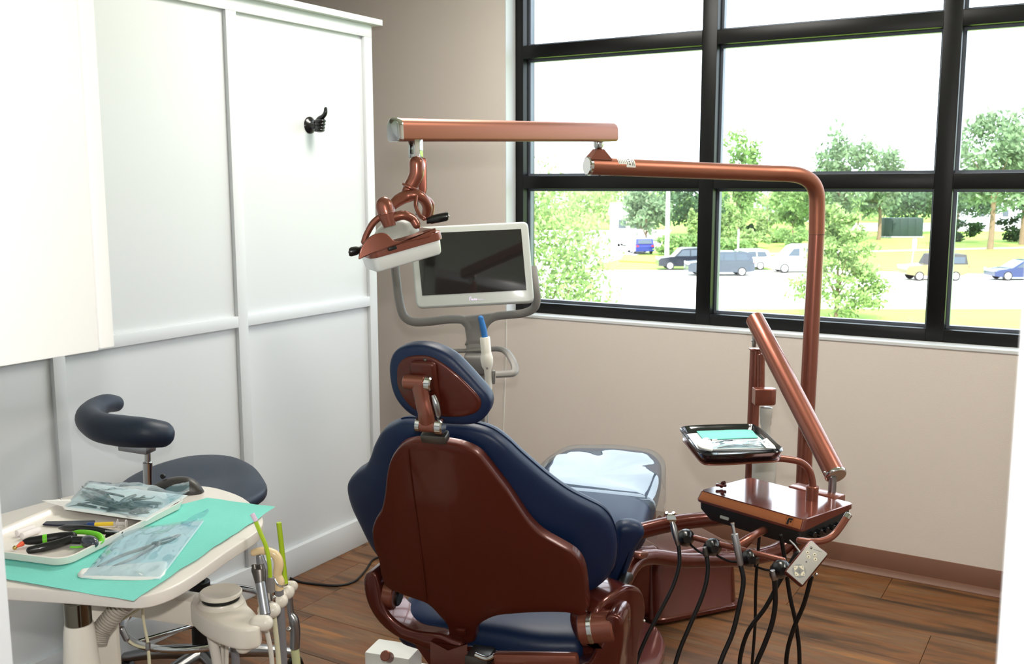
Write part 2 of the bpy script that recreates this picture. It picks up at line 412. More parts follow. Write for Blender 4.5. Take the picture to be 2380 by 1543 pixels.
# ---------------------------------------------------------------- dental chair
A = math.radians(18.5)
CF = HF * math.cos(A) + HR * math.sin(A); CR = HR * math.cos(A) - HF * math.sin(A); Z = V((0, 0, 1))
B0 = pd(1110, 1440, 2.40)
def CL(a, u, z): p = B0 + CF * a + CR * u; return V((p.x, p.y, z))
def z2(x, y): return (780 + x / 2.0225, 780 + y / 2.0225)
chair = thing('dental_chair', 'dental patient chair in navy leather with copper-coloured shell, seen from behind', 'dental chair', CL(.55, 0, 0))
LEAN = math.radians(19)
BU = Z * math.cos(LEAN) - CF * math.sin(LEAN); BN = CF * math.cos(LEAN) + Z * math.sin(LEAN)
shell_o = [(290, 530), (330, 500), (400, 490), (500, 496), (590, 518), (660, 555), (705, 605), (750, 668), (800, 738), (850, 818), (900, 895), (960, 958), (1050, 1018), (1110, 1062), (1145, 1115), (1160, 1180), (1168, 1260), (1174, 1330),
           (1150, 1358), (1080, 1337), (950, 1325), (850, 1323), (760, 1325), (700, 1345), (665, 1375), (655, 1435), (600, 1444), (545, 1415), (532, 1360), (490, 1310), (440, 1260), (380, 1235), (300, 1208), (235, 1178), (212, 1120), (200, 1050), (178, 990), (170, 920), (185, 865), (215, 815), (232, 740), (242, 650), (260, 580)]
P0 = B0 - BN * .008
so = cat([pp(*z2(x, y), P0, BN) for x, y in shell_o], 3, True)
cc = pp(*z2(560, 900), P0, BN)
def shell_disp(p):
    u = (p - P0).dot(CR); v = (p - P0).dot(BU)
    # creased facets: a shallow raised centre spine
    ul, ur = -.185 + .03 * (v / .5), -.035 + .02 * (v / .5)
    h = 0
    if u < ul: h = (ul - u) * .07
    elif u > ur: h = (u - ur) * .11
    return p + BN * (h * 1.0)
g = G(); N_ = len(so)
rings = []
for sc, h in [(1, .018), (.999, .004), (.994, -.003), (.985, -.0065), (.97, -.008)] + [(.97 * (1 - k / 14), -.008 - .004 * k / 14) for k in range(1, 14)] + [(.01, -.012)]:
    rings.append([shell_disp(cc + (p - cc) * sc + BN * h) for p in so])
g.loft(rings, False, True); mk('back_shell', g, SHELLM, chair, ang=25)
g = G(); g.tube([shell_disp(pp(*z2(x, y), P0, BN)) - BN * .0118 for x, y in ((350, 525), (362, 640), (378, 760), (395, 880), (410, 1000), (424, 1120), (434, 1238))], .0014, 6); mk('shell_crease', g, SHELLM, chair)
g = G(); q = pp(*z2(590, 1390), P0 + BN * -.014, BN); g.rbox(q, (.026, .02, .01), (CR, BU, BN), .003); mk('shell_catch', g, SHELLM, chair)
pad_o = [(300, 402), (360, 398), (450, 408), (560, 413), (640, 420), (730, 448), (800, 498), (860, 560), (930, 630), (1000, 698), (1100, 785), (1200, 855), (1270, 905), (1320, 965), (1348, 1040), (1357, 1110), (1345, 1180), (1310, 1225), (1230, 1262), (1150, 1300), (950, 1290), (700, 1270), (450, 1215), (260, 1130), (195, 1080), (150, 1030), (105, 955), (62, 880), (42, 810), (48, 755), (85, 700), (135, 650), (165, 590), (188, 520), (230, 445)]
P1 = B0 + BN * .052
def pad_pt(x, y):
    p = pp(*z2(x, y), P1, BN); k = max(abs((p - P0).dot(CR) + .02) - .13, 0) ** 1.3 * .55
    return p - CR * (k * .36)
po = cat([pad_pt(x, y) for x, y in pad_o], 4, True)
def wing(p):
    u = (p - P0).dot(CR) + .02; return p + BN * (max(abs(u) - .13, 0) ** 1.3 * .55)
g = G(); g.pillow(po, pp(*z2(660, 850), P1, BN), BN, .055, .030, ex=4.2, m=12, disp=wing); back = mk('back_pad', g, NAVY, chair, ang=60)
# welt seam round the back pad
g = G(); q_ = [wing(p + BN * .012 + (p - pp(*z2(660, 850), P1, BN)).normalized() * .0005) for p in po[:70]]
g.tube(q_, .0016, 6, smooth=False); mk('seam', g, NAVY, chair)
# seat cushion
def outl(pts, z): return [CL(a, u, z) for a, u in pts]
seat_pts = [(.03, -.19), (.012, -.10), (.025, 0), (.012, .12), (.03, .22), (.06, .265), (.2, .275), (.4, .262), (.6, .25), (.8, .24), (.84, .12), (.85, 0), (.84, -.12), (.8, -.22), (.6, -.24), (.4, -.25), (.2, -.26), (.06, -.25)]
def seatd(p): 
    a = (p - B0).dot(CF); return p + Z * (max(0, .25 - a) * -.12 + max(a - .45, 0) * .05)
g = G(); g.pillow(cat(outl(seat_pts, .455), 5, True), CL(.4, 0, .455), Z, .065, .068, ex=4.5, m=12, disp=seatd); seat = mk('seat_cushion', g, NAVY, chair, ang=60)
for dz, k in ((.012, 0), (-.004, 1)):
    g = G(); pts = cat([CL(a, u, .445) for a, u in ((.07, -.252), (.03, -.192), (.0115, -.10), (.0245, 0), (.0115, .12), (.03, .222), (.07, .264))], 12)
    dash = 0
    for i in range(0, len(pts) - 1):
        p, q = seatd(pts[i]) + Z * dz, seatd(pts[i + 1]) + Z * dz
        o_ = (p - CL(.4, 0, .455)); o_.z = 0; o_ = o_.normalized() * .0036
        nn = 4
        for j in range(nn):
            g.beam(p.lerp(q, j / nn) + o_, p.lerp(q, (j + .6) / nn) + o_, .0012, .0012, r=0)
    mk('seam_thread', g, STITCH, seat, smooth=False)
# hip wings of the seat
wing_o = [(1310, 955), (1330, 915), (1365, 898), (1410, 898), (1445, 913), (1458, 942), (1440, 978), (1418, 1015), (1398, 1075), (1370, 1140), (1345, 1185), (1318, 1215), (1290, 1205), (1290, 1100), (1298, 1020)]
Pw = CL(.16, .27, .6); wn_ = (CF * .85 - CR * .35 + Z * .25).normalized()
wo = cat([pp(*z2(x, y), Pw, wn_) for x, y in wing_o], 4, True)
g = G(); g.slab(wo, wn_, .05, .02, 4); mk('hip_wing', g, NAVY, chair, ang=50)
g = G(); m_ = lambda p: p - CR * (2 * (p - B0).dot(CR)); g.slab([m_(p) - CR * .0 for p in wo], (wn_ + CR * .7).normalized(), .05, .02, 4); mk('hip_wing', g, NAVY, chair, ang=50)
g = G(); p = pp(*z2(1345, 1190), CL(.14, .24, .5), CF); g.tube([p, p + V((0, 0, .01)) + CF * .04, p + CF * .08], .014, 10); mk('wing_bracket', g, BLKM, chair)
# legrest
LEGT = .105
leg_pts = [(.80, -.20), (.98, -.215), (1.2, -.21), (1.38, -.19), (1.47, -.15), (1.5, -.04), (1.51, .06), (1.5, .15), (1.44, .20), (1.36, .225), (1.2, .245), (1.0, .255), (.80, .25), (.78, .12), (.78, -.1)]
g = G(); g.pillow(cat(outl(leg_pts, .50), 5, True), CL(1.14, .02, .50), Z, .062, .05, ex=4.5, m=12, disp=lambda p: p + Z * (((p - B0).dot(CF) - 1.15) * LEGT)); legr = mk('leg_rest', g, NAVY, chair, ang=60)
# glossy clear protective cover over the leg rest
def cover():
    g = G(); c = CL(1.15, .02, .50); o_ = cat(outl([(1.15 + (a - 1.15) * 1.03, .02 + (u - .02) * 1.05) for a, u in leg_pts[1:12]] , .50), 5)
    rings = []
    for k in range(15):
        q = k / 14; a_ = q * pi / 2; sc = max(math.cos(a_) ** (2 / 5.5), .012) if k < 14 else .012; h = math.sin(a_) ** (2 / 4.5) * .068
        R = []
        for i, p in enumerate(o_):
            pt = c + (p - c) * sc * 1.02; w_ = noise.noise(pt * 6.5) * .0095 + noise.noise(pt * 17 + V((3, 1, 0))) * .0022
            R.append(pt + Z * (h + .001 + max(w_, -.004) * (1 if k > 3 else .3)))
        rings.append([p + Z * (((p - B0).dot(CF) - 1.15) * LEGT) for p in R])
    low = [p - Z * .075 + (p - c).normalized() * .004 * math.sin(i * 1.7) for i, p in enumerate(rings[0])]
    g.loft([low] + rings, False, True, closed=True)
    o = solo('clear_cover', g, WRAP, 'clear glossy plastic sleeve pulled over the leg rest of the dental chair', 'plastic cover', CL(1.15, 0, .5), ang=70)
    # free corner of plastic sticking up
cover()
# headrest
HN = (BN * math.cos(.12) + BU * math.sin(-.12)).normalized()
Ph = pd(*z2(500, 230), 2.19)
ho = [(262, 190), (262, 120), (285, 68), (335, 42), (405, 36), (480, 52), (555, 92), (620, 155), (680, 222), (722, 272), (735, 315), (722, 358), (685, 396), (630, 411), (540, 408), (450, 392), (370, 368), (315, 322), (280, 265)]
hi = [(292, 190), (300, 130), (340, 96), (400, 88), (455, 95), (515, 128), (575, 175), (630, 228), (675, 278), (688, 312), (675, 348), (630, 370), (560, 378), (480, 370), (390, 350), (335, 305), (300, 245)]
hc = pp(*z2(490, 230), Ph, HN)
g = G(); g.pillow(cat([pp(*z2(x, y), Ph, HN) for x, y in ho], 5, True), hc, HN, .045, .022, ex=3.6, m=12); hr = mk('headrest_pad', g, NAVY, chair, ang=60)
g = G(); oo = cat([pp(*z2(x, y), Ph - HN * .014, HN) for x, y in hi], 5, True)
c2 = pp(*z2(490, 230), Ph - HN * .014, HN)
g.pillow(oo, c2, -HN, .012, .003, ex=5, m=8); hpl = mk('headrest_plate', g, SHELLM, chair, ang=50)
g = G(); hs = [c2 + (p - c2) * 1.26 + HN * .004 for p in oo]
for i in range(0, len(hs), 1):
    p, q = hs[i], hs[(i + 1) % len(hs)]
g2 = G(); q1 = pp(*z2(421, 115), Ph - HN * .025, HN); g2.ball(q1, .0045); mk('screw', g2, DKSTEEL, hpl)
g = G(); q0 = pp(*z2(430, 250), Ph - HN * .024, HN); g.rbox(q0 + BU * .01, (.062, .12, .02), (CR, BU, HN), .012, 3); mk('hinge_block', g, SHELLM, chair)
dN = -HN
def hp(x, y, off): return pp(*z2(x, y), Ph - HN * off, HN)
g = G(); g.cyl(hp(325, 215, .045), hp(425, 222, .045), .0165, n=28); mk('headrest_hinge', g, COPPER, chair)
g = G(); g.cyl(hp(420, 222, .045), hp(455, 226, .045), .017, n=28, b=.003); mk('hinge_cap', g, CHROME, chair)
g = G(); nk = [hp(395, 225, .05), hp(408, 300, .055), hp(425, 370, .06), hp(432, 430, .055)]
g.tube(nk, [.021, .018, .019, .021], 16, sx=1.0, sy=.6, up=HN); mk('headrest_arm', g, COPPER, chair)
g = G(); g.tube([hp(458, 280, .045), hp(472, 320, .05), hp(482, 370, .05), hp(480, 385, .045)], [.006, .009, .008, .003], 10); mk('release_lever', g, STEEL, chair)
g = G(); g.cyl(hp(382, 415, .055), hp(402, 418, .055), .016, n=24); mk('hinge_cap', g, CHROME, chair)
g = G(); g.cyl(hp(470, 425, .055), hp(508, 428, .055), .018, n=24, b=.003); mk('hinge_cap', g, CHROME, chair)
g = G(); g.cyl(hp(400, 420, .055), hp(472, 425, .055), .015, n=24); mk('lower_hinge', g, COPPER, chair)
g = G(); q = pp(*z2(468, 474), P0 - BN * .02, BN); g.rbox(q, (.062, .022, .03), (CR, BU, BN), .005); mk('hinge_plate', g, DKSTEEL, chair)
# armrest castings and yoke
def prof_slab(name, pts, P, n, t, r=.008, m=None, k=3, ang=40, lab=None):
    g = G(); o_ = [pp(x, y, P, n) for x, y in pts]; o_ = cat(o_, k, True) if k else o_
    g.slab(o_, n, t, r, 4); return mk(name, g, m or COPDK, chair, ang=ang, label=lab)
yl = CL(-.02, 0, .5)
prof_slab('yoke_arm', [(843, 1345), (846, 1385), (862, 1425), (890, 1460), (930, 1488), (985, 1510), (1022, 1528), (1060, 1543), (1075, 1500), (1050, 1487), (1020, 1475), (960, 1467), (925, 1450), (900, 1425), (888, 1400), (882, 1365), (874, 1335), (856, 1330)], yl, CF, .12, .012)
g = G(); a_, b_ = pp(868, 1372, yl + CF * .04, CF), pp(922, 1384, yl + CF * .04, CF); g.cyl(a_, b_, .035, n=32); mk('pivot_drum', g, COPPER, chair)
g = G(); g.cyl(a_ + (b_ - a_) * .12, a_ + (b_ - a_) * .3, .037, n=32, b=.001); mk('pivot_ring', g, CHROME, chair)
g = G(); a_, b_ = pp(905, 1383, yl + CF * .05, CF), pp(930, 1390, yl + CF * .05, CF); g.cyl(a_, b_, .022, n=24); mk('pivot_bearing', g, BLKM, chair)
# right pivot
a_, b_ = CL(.02, .235, .51), CL(.02, .33, .50)
a_ = pp(1350, 1462, yl + CF * .03, CF); b_ = pp(1432, 1455, yl + CF * .03, CF)
g = G(); g.cyl(a_, b_, .04, n=36); mk('pivot_drum', g, COPPER, chair)
g = G(); g.cyl(a_.lerp(b_, .28), a_.lerp(b_, .42), .042, n=36, b=.001); mk('pivot_ring', g, CHROME, chair)
prof_slab('yoke_arm', [(1350, 1480), (1395, 1500), (1405, 1440), (1420, 1428), (1445, 1440), (1448, 1490), (1440, 1543), (1430, 1600), (1330, 1600), (1330, 1555), (1365, 1540), (1383, 1500), (1350, 1496)], yl, CF, .1, .01)
side = [(1385, 1455), (1398, 1405), (1430, 1378), (1462, 1362), (1490, 1368), (1502, 1395), (1502, 1440), (1490, 1490), (1485, 1543), (1470, 1600), (1400, 1600), (1405, 1530), (1390, 1490)]
Ps = CL(.05, .335, .5)
sn = (CR * .9 - CF * .43).normalized()
prof_slab('armrest_housing', side, Ps, -sn, .09, .014, ang=45)
g = G(); q = pp(1425, 1481, Ps, sn); g.lathe(q, sn, [(.011, 0), (.01, .003), (.006, .006), (.006, .012), (.004, .014)], 16); mk('bolt', g, CHROME, chair)
for x, y in ((1497, 1443), (1438, 1531)):
    g = G(); g.ball(pp(x, y, Ps, sn), .004); mk('screw', g, CHROME, chair)
g = G(); q0, q1 = pp(1408, 1395, Ps - sn * .09, sn), pp(1395, 1440, Ps - sn * .09, sn); g.beam(q0, q1, .05, .012, up=CF, r=.003); mk('trim_band', g, STEEL, chair)
# cross casting under the seat
g = G(); q = B0; q = CL(.08, -.01, .375)
g.loft([[CL(.02, -.20, .43), CL(.02, .24, .42), CL(.02, .22, .33), CL(.02, -.12, .33)], [CL(.02, -.2, .43), CL(.02, .24, .42), CL(.02, .22, .33), CL(.02, -.12, .33)], [CL(.5, -.2, .40), CL(.5, .2, .40), CL(.5, .2, .30), CL(.5, -.2, .30)]])
mk('seat_frame', g, COPDK, chair, ang=20)
g = G(); q = pp(1035, 1520, CL(-.045, 0, .4), CF)
g.loft([[pp(x, y, CL(-.05, 0, .4), CF) for x, y in ((1000, 1490), (1041, 1512), (1086, 1497), (1086, 1560), (1000, 1560))], [pp(x, y, CL(.1, 0, .4), CF) for x, y in ((1000, 1490), (1041, 1512), (1086, 1497), (1086, 1560), (1000, 1560))]])
mk('frame_block', g, COPDK, chair, ang=20)
g = G(); q = pp(1117, 1526, CL(-.02, 0, .4), CF); g.rbox(q, (.06, .07, .03), (CR, CF, Z), .004); mk('latch_plate', g, DKSTEEL, chair)
g = G(); q = pp(1122, 1524, CL(-.07, 0, .4), CF); g.tube([q - CR * .02, q + CR * .01 - Z * .006, q + CR * .03 + Z * .006], .006, 10); mk('latch', g, CHROME, chair)
g = G(); g.beam(pp(1150, 1532, CL(-.06, 0, .4), CF), pp(1345, 1536, CL(-.06, 0, .4), CF), .03, .04, r=.01); mk('frame_rail', g, COPPER, chair)
# pedestal, base cover, floor plate
g = G(); g.rbox(CL(.55, .02, .2), (.34, .5, .34), (CR, CF, Z), .05, 4); mk('pedestal', g, COPDK, chair)
g = G(); fp = [(.30, -.26), (.28, 0), (.30, .22), (.5, .28), (.75, .31), (.95, .315), (1.08, .29), (1.17, .22), (1.21, 0), (1.12, -.24), (.6, -.3)]
g.slab(cat([CL(a, u, 0) for a, u in fp], 6, True), Z, .035, .015); mk('floor_plate', g, mat('plate_gloss', (118, 66, 62), .12, coat=.6), chair)
# utility box beside the base
pa, pb = pz(1520, 1450, .012), pz(1722, 1408, .012); d_ = (pb - pa).normalized(); e_ = V((-d_.y, d_.x, 0))
g = G()
def ub(a, b, z): return pa + d_ * a + e_ * b + Z * z
L_ = (pb - pa).length
def rq(a0, a1, b0, b1, z, r=.05, k=5):
    o_ = []
    for cx, cy, s0 in ((a1 - r, b0 + r, -pi / 2), (a1 - r, b1 - r, 0), (a0 + r, b1 - r, pi / 2), (a0 + r, b0 + r, pi)):
        for i in range(k + 1): an = s0 + i / k * pi / 2; o_.append(ub(cx + r * math.cos(an), cy + r * math.sin(an), z))
    return o_
g.loft([rq(-.005, L_ + .015, -.01, .33, 0), rq(-.005, L_ + .015, -.01, .33, .012), rq(0, L_, 0, .32, .02), rq(.0, L_ - .01, .01, .31, .20), rq(.01, L_ - .02, .02, .3, .235), rq(.03, L_ - .04, .04, .28, .245)])
mk('base_cover', g, COPDK, chair, ang=50)
g = G(); g.rbox(ub(-.02, .19, .14), (.16, .3, .27), (d_, e_, Z), .03, 4); mk('base_housing', g, COPDK, chair)

# ---------------------------------------------------------------- copper pole, arms and the operating light
TX, TY = -.808, 3.188
lamp = thing('dental_lamp', 'operating light with black handles on copper-coloured jointed arm and tall bent pole', 'dental light', (TX, TY, .36))
g = G()
pole_top = pd(1898, 546, 3.17)
g.tube([(TX, TY, .34), (TX, TY, .8), tuple(pole_top)], .0248, 24, smooth=False); mk('pole', g, COPPER, lamp)
g = G(); q = pole_top; g.cyl(q - Z * .002, q + Z * .002, .0243, n=24, b=0); mk('joint_ring', g, BLKM, lamp)
g = G(); e0, e1 = pd(1372, 386, 2.86), pd(1770, 402, 3.10)
g.tube([q + Z * .002, pd(1899, 480, 3.17), pd(1897, 447, 3.165), pd(1886, 424, 3.155), pd(1862, 409, 3.14), pd(1830, 404, 3.125), e1, (e0 + e1) / 2, e0], .0248, 24, k=8); mk('lower_arm', g, ALU, lamp)
ad = (e1 - e0).normalized()
g = G(); g.cyl(e0 - ad * .012, e0 + ad * .002, .0262, n=28, b=.003); mk('end_cap', g, CHROME, lamp)
for t in (.03, .08):
    g = G(); g.cyl(e0 + ad * t - Z * .023, e0 + ad * t - Z * .027, .003, n=10); mk('screw', g, BLKM, lamp)
# rating label on the arm
def arm_pt(t, an): x = HF.cross(ad).normalized() if abs(ad.dot(HF)) < .99 else Z; y = ad.cross(V((0, 0, 1))).normalized(); zz = y.cross(ad); return e0 + ad * t + (-(-y) * math.cos(an) + zz * math.sin(an)) * .0252
sg = 1 if ad.cross(V((0, 0, 1))).normalized().dot(HF) < 0 else -1
def lab_sheet(t0, t1, a0, a1):
    y = ad.cross(V((0, 0, 1))).normalized() * sg; zz = V((0, 0, 1)) - ad * ad.z; zz.normalize()
    return lambda u, v: e0 + ad * (t0 + (t1 - t0) * u) + (y * math.cos(a0 + (a1 - a0) * v) + zz * math.sin(a0 + (a1 - a0) * v)) * .0253
LBL = mat('label_paper', (222, 220, 214), .6)
INK = mat('label_ink', (70, 70, 70), .6)
g = G(); g.sheet(lab_sheet(.078, .105, .35, 1.35), 2, 8); lb1 = mk('rating_label', g, LBL, lamp)
g = G(); g.sheet(lab_sheet(.103, .133, .0, 1.35), 2, 10); lb2 = mk('rating_label', g, LBL, lamp)
def lab_ink(t0, t1, a0, a1):
    f0 = lab_sheet(t0, t1, a0, a1); yy = ad.cross(V((0, 0, 1))).normalized() * sg
    return lambda u, v: f0(u, v) + (f0(u, v) - (e0 + ad * (f0(u, v) - e0).dot(ad))).normalized() * .0003
g = G()
for i in range(4): g.sheet(lab_ink(.081 + i * .006, .0825 + i * .006, .45, 1.25), 1, 5)
mk('label_print', g, INK, lb1, smooth=False)
g = G()
for i, (a0, a1) in enumerate(((.3, 1.25), (.25, .45), (.6, .8), (.95, 1.2), (.2, 1.2))):
    t0 = .1055 if i == 0 else (.112 if i < 4 else .122); g.sheet(lab_ink(t0, t0 + (.002 if i in (0,) else .005 if i < 4 else .002), a0, a1), 1, 4)
g.sheet(lab_ink(.127, .129, .2, 1.2), 1, 5)
mk('label_print', g, INK, lb2, smooth=False)
# knuckle between arms
kn = pd(1391, 350, 2.87)
g = G(); x_ = ad; y_ = Z.cross(ad).normalized(); b0 = kn - Z * .026; t0 = kn + Z * .004
def quad(c, a, b): return [c + x_ * a * i + y_ * b * j for i, j in ((-1, -1), (1, -1), (1, 1), (-1, 1))]
g.loft([quad(b0, .034, .02), quad(b0 + Z * .003, .034, .02), quad(t0 - Z * .002, .012, .015), quad(t0, .011, .014)]); mk('knuckle', g, COPPER, lamp, ang=15)
g = G(); g.lathe(t0, Z, [(.0105, 0), (.0145, .009), (.015, .02), (.014, .026)], 20); g.rbox(t0 + Z * .015, (.006, .032, .022), (x_, y_, Z), .001); mk('swivel', g, CHROME, lamp)
# upper arm: round-topped box section
f0, f1 = pd(922, 301.5, 2.27), pd(1424, 307.5, 2.87)
fd = (f1 - f0).normalized(); fy = Z.cross(fd).normalized(); fz = fd.cross(fy)
def sect(c, k=1.0):
    o_ = []; wv, hv = .021 * k, .0255 * k
    for a0_, cx, cz, r in ((0, wv - .018, hv - .018, .018), (pi / 2, -wv + .018, hv - .018, .018), (pi, -wv + .007, -hv + .007, .007), (1.5 * pi, wv - .007, -hv + .007, .007)):
        for i in range(6): an = a0_ + i / 5 * pi / 2; o_.append(c + fy * (cx + r * math.cos(an)) + fz * (cz + r * math.sin(an)))
    return o_
g = G(); g.loft([sect(f0), sect(f1 - fd * .004), sect(f1, .93)]); mk('upper_arm', g, ALU, lamp, ang=50)
g = G(); g.loft([sect(f0 - fd * .012, .92), sect(f0 - fd * .008, 1.03), sect(f0 + fd * .001, 1.03)]); mk('end_cap', g, CHROME, lamp, ang=50)
# fork and stem of the light head
fk = pd(966, 345, 2.30)
g = G()
for s_ in (-1, 1): g.rbox(fk + fy * s_ * .0085, (.026, .006, .042), (fd, fy, Z), .002)
g.cyl(fk - Z * .03, fk - Z * .012, .012, n=16); mk('fork', g, CHROME, lamp)
def LP(x, y, D=2.29): return pd(x, y, D)
g = G(); g.cap_tube([LP(968, 380), LP(968, 402), LP(961, 420), LP(954, 432)], [.0172, .0172, .016, .0155], 20); mk('stem', g, COPPER, lamp)
g = G(); g.lathe(LP(954, 431), LP(946, 452) - LP(954, 431), [(.0185, 0), (.0205, .002), (.0205, .005), (.015, .008), (.015, .022), (.018, .028)], 24); mk('collar', g, COPPER, lamp)
g = G(); pl = cat([pd(x, y, 2.325) for x, y in ((972, 366), (982, 366), (990, 369), (992, 380), (992, 410), (992, 440), (988, 455), (978, 452), (972, 430), (971, 400))], 3, True); g.slab(pl, -HF, .006, .002); mk('side_plate', g, COPPER, lamp)
# yoke of the head
yk = [LP(912, 478, 2.26), LP(925, 466, 2.27), LP(945, 456, 2.28), LP(967, 453, 2.28), LP(985, 464, 2.29), LP(993, 482, 2.30), LP(990, 502, 2.31)]
g = G(); g.cap_tube(yk, [.011, .014, .0145, .013, .012, .012, .0105], 14); mk('yoke', g, COPPER, lamp)
g = G(); g.cap_tube([LP(968, 456, 2.27), LP(966, 478, 2.26), LP(975, 500, 2.25), LP(985, 508, 2.24)], [.004, .0045, .005, .005], 10); mk('yoke_brace', g, COPPER, lamp)
g = G(); g.cap_tube([LP(984, 456, 2.31), LP(1001, 474, 2.33), LP(1000, 500, 2.33)], [.006, .009, .007], 12); mk('yoke_brace', g, COPPER, lamp)
g = G(); g.cyl(LP(969, 468, 2.32), LP(969, 500, 2.32), .003, n=10); mk('cable', g, BLKM, lamp)
kd = (LP(905, 520, 2.22) - LP(891, 470, 2.22)).normalized(); k0 = LP(893, 477, 2.22)
g = G(); g.lathe(k0 - kd * .019, kd, [(.0005, 0), (.009, .002), (.015, .007), (.0185, .014), (.0198, .022), (.0198, .036)], 28); mk('knob_dome', g, COPPER, lamp)
g = G(); g.lathe(k0 + kd * .0175, kd, [(.0185, 0), (.0185, .002), (.0198, .003), (.015, .03)], 28); mk('knob_collar', g, COPPER, lamp)
g = G(); g.cap_tube([LP(882, 505, 2.22), LP(866, 520, 2.22), LP(852, 545, 2.22), LP(846, 562, 2.22)], [.0075, .0075, .007, .007], 12); g.cap_tube([LP(915, 505, 2.22), LP(938, 500, 2.22), LP(958, 508, 2.23), LP(968, 522, 2.23)], [.011, .0105, .010, .0095], 12); mk('head_bracket', g, COPPER, lamp)
# light head
W_ = (LP(1008, 545, 2.27) - LP(842, 592, 2.20)); W_.normalize(); Dp = (HF - W_ * HF.dot(W_)); Dp = (Dp + Z * .12); Dp = (Dp - W_ * Dp.dot(W_)).normalized(); Hh = W_.cross(Dp).normalized()
if Hh.z < 0: Hh = -Hh
hc_ = LP(927, 560, 2.27)
hx = (W_, Dp, Hh)
g = G(); g.ball(hc_ + Hh * .004 + Dp * .01, (.055, .05, .045), hx, 28, 16); mk('reflector_back', g, mat('lamp_grey', (176, 178, 170), .4), lamp)
g = G()
def hb(x, y, z): return hc_ + W_ * x + Dp * y + Hh * z
def rr(wx, wy, z, r, cx=0, cy=0, k=5):
    o_ = []
    for sx, sy, a0_ in ((1, 1, 0), (-1, 1, pi / 2), (-1, -1, pi), (1, -1, 1.5 * pi)):
        for i in range(k + 1): an = a0_ + i / k * pi / 2; o_.append(hb(cx + sx * (wx - r) + r * math.cos(an), cy + sy * (wy - r) + r * math.sin(an), z))
    return o_
g.loft([rr(.077, .045, -.0475, .012), rr(.08, .05, -.043, .016), rr(.083, .053, -.02, .018), rr(.083, .053, -.012, .018)]); mk('light_cover', g, mat('lamp_cover', (222, 224, 222), .18, coat=.4), lamp, ang=50)
def band(i):
    pass
# copper front band with its raised hump
prof_b = [(834, 602), (838, 582), (846, 566), (858, 552), (872, 544), (888, 541), (902, 545), (912, 556), (924, 561), (950, 556), (985, 541), (1006, 532), (1013, 531), (1013, 541), (1004, 543), (998, 551), (975, 556), (945, 563), (920, 571), (880, 584), (850, 596), (842, 600)]
pbn = Dp; Pb = hb(0, -.0645, 0)
g = G(); g.slab(cat([pp(x, y, Pb, pbn) for x, y in prof_b], 3, True), Dp, .005, .002); mk('front_band', g, COPPER, lamp, ang=40)
g = G(); g.loft([rr(.087, .058, -.014, .02), rr(.0875, .0585, -.010, .02), rr(.087, .058, .004, .02), rr(.07, .045, .012, .02)]); mk('side_band', g, COPPER, lamp, ang=50)
g = G(); q = pp(912, 577, Pb - Dp * .001, Dp); g.rbox(q, (.02, .006, .008), hx, .002); mk('clip', g, BLKM, lamp)
for (x0, y0), (x1, y1), Dd in (((842, 580), (812, 586), 2.19), ((992, 513), (1042, 502), 2.25)):
    a_, b_ = LP(x0, y0, Dd), LP(x1, y1, Dd - .01); dd = (b_ - a_).normalized()
    g = G(); g.loft([[p + dd * t for p in [a_ + (HF * math.cos(t2) * .009 + Z * math.sin(t2) * .0098) * k_ for t2 in [i * pi / 6 for i in range(12)]]] for t, k_ in ((0, .75), (.008, .8), (.012, 1), ((b_ - a_).length - .004, 1.05), ((b_ - a_).length, .85))]); mk('handle', g, BLK, lamp, ang=50)
    g = G(); g.ball(b_, .003); mk('handle_screw', g, CHROME, lamp)

# ---------------------------------------------------------------- delivery unit: console on its spring arm
ZC0 = .76
cFL, cFR, cBR, cBL = [pz(x, y, ZC0) for x, y in ((1627, 1140), (1869.5, 1209), (1984, 1170), (1742, 1110))]
unit = thing('delivery_unit', 'copper-topped instrument console carried on a slanting spring arm, black hoses under it', 'instrument console', (cFL + cBR) / 2 - Z * .12)
ccx = (cFL + cFR + cBR + cBL) / 4
fx = (cFR - cFL).normalized(); fyv = Z.cross(fx).normalized()
def corner_round(pts, r=.012, k=4):
    o_ = []; n = len(pts)
    for i in range(n):
        p, a, b = pts[i], pts[i - 1], pts[(i + 1) % n]; u, v = (a - p).normalized(), (b - p).normalized()
        for j in range(k + 1):
            t = j / k; o_.append(p + u * r * (1 - t) ** 2 + v * r * t ** 2)
    return o_
def inset(pts, d, dz, front=0):
    return [p + ((ccx - p) - Z * (ccx - p).z).normalized() * d + Z * dz for p in pts]
top = [cFL, cFR, cBR, cBL]
fm = -fyv * .012
lipF = [cFL + fm - Z * .0, cFR + fm, cBR, cBL]
g = G(); t0_ = corner_round(top); 
mid_ = [cFL - fyv * .010 - fx * .006 - Z * .023, cFR - fyv * .010 + fx * .0 - Z * .024, cBR + fx * .0 - Z * .007, cBL - Z * .007]
low_ = [cFL - fyv * .009 - fx * .004 - Z * .029, cFR - fyv * .009 - Z * .030, cBR - Z * .012, cBL - Z * .012]
g.loft([corner_round(inset(top, .003, .0015)), t0_, corner_round(mid_), corner_round(low_), corner_round(inset(low_, .01, 0))]); con = mk('console_top', g, mat('console_gloss', (112, 60, 50), .13, metal=.3, coat=.6), unit, ang=25)
def tr_(a, b, t, o): p = a.lerp(b, t); return p + o
_fn = ((cFR - cFL).cross(mid_[0] - cFL)).normalized(); _fn = _fn if _fn.dot(HF) < 0 else -_fn
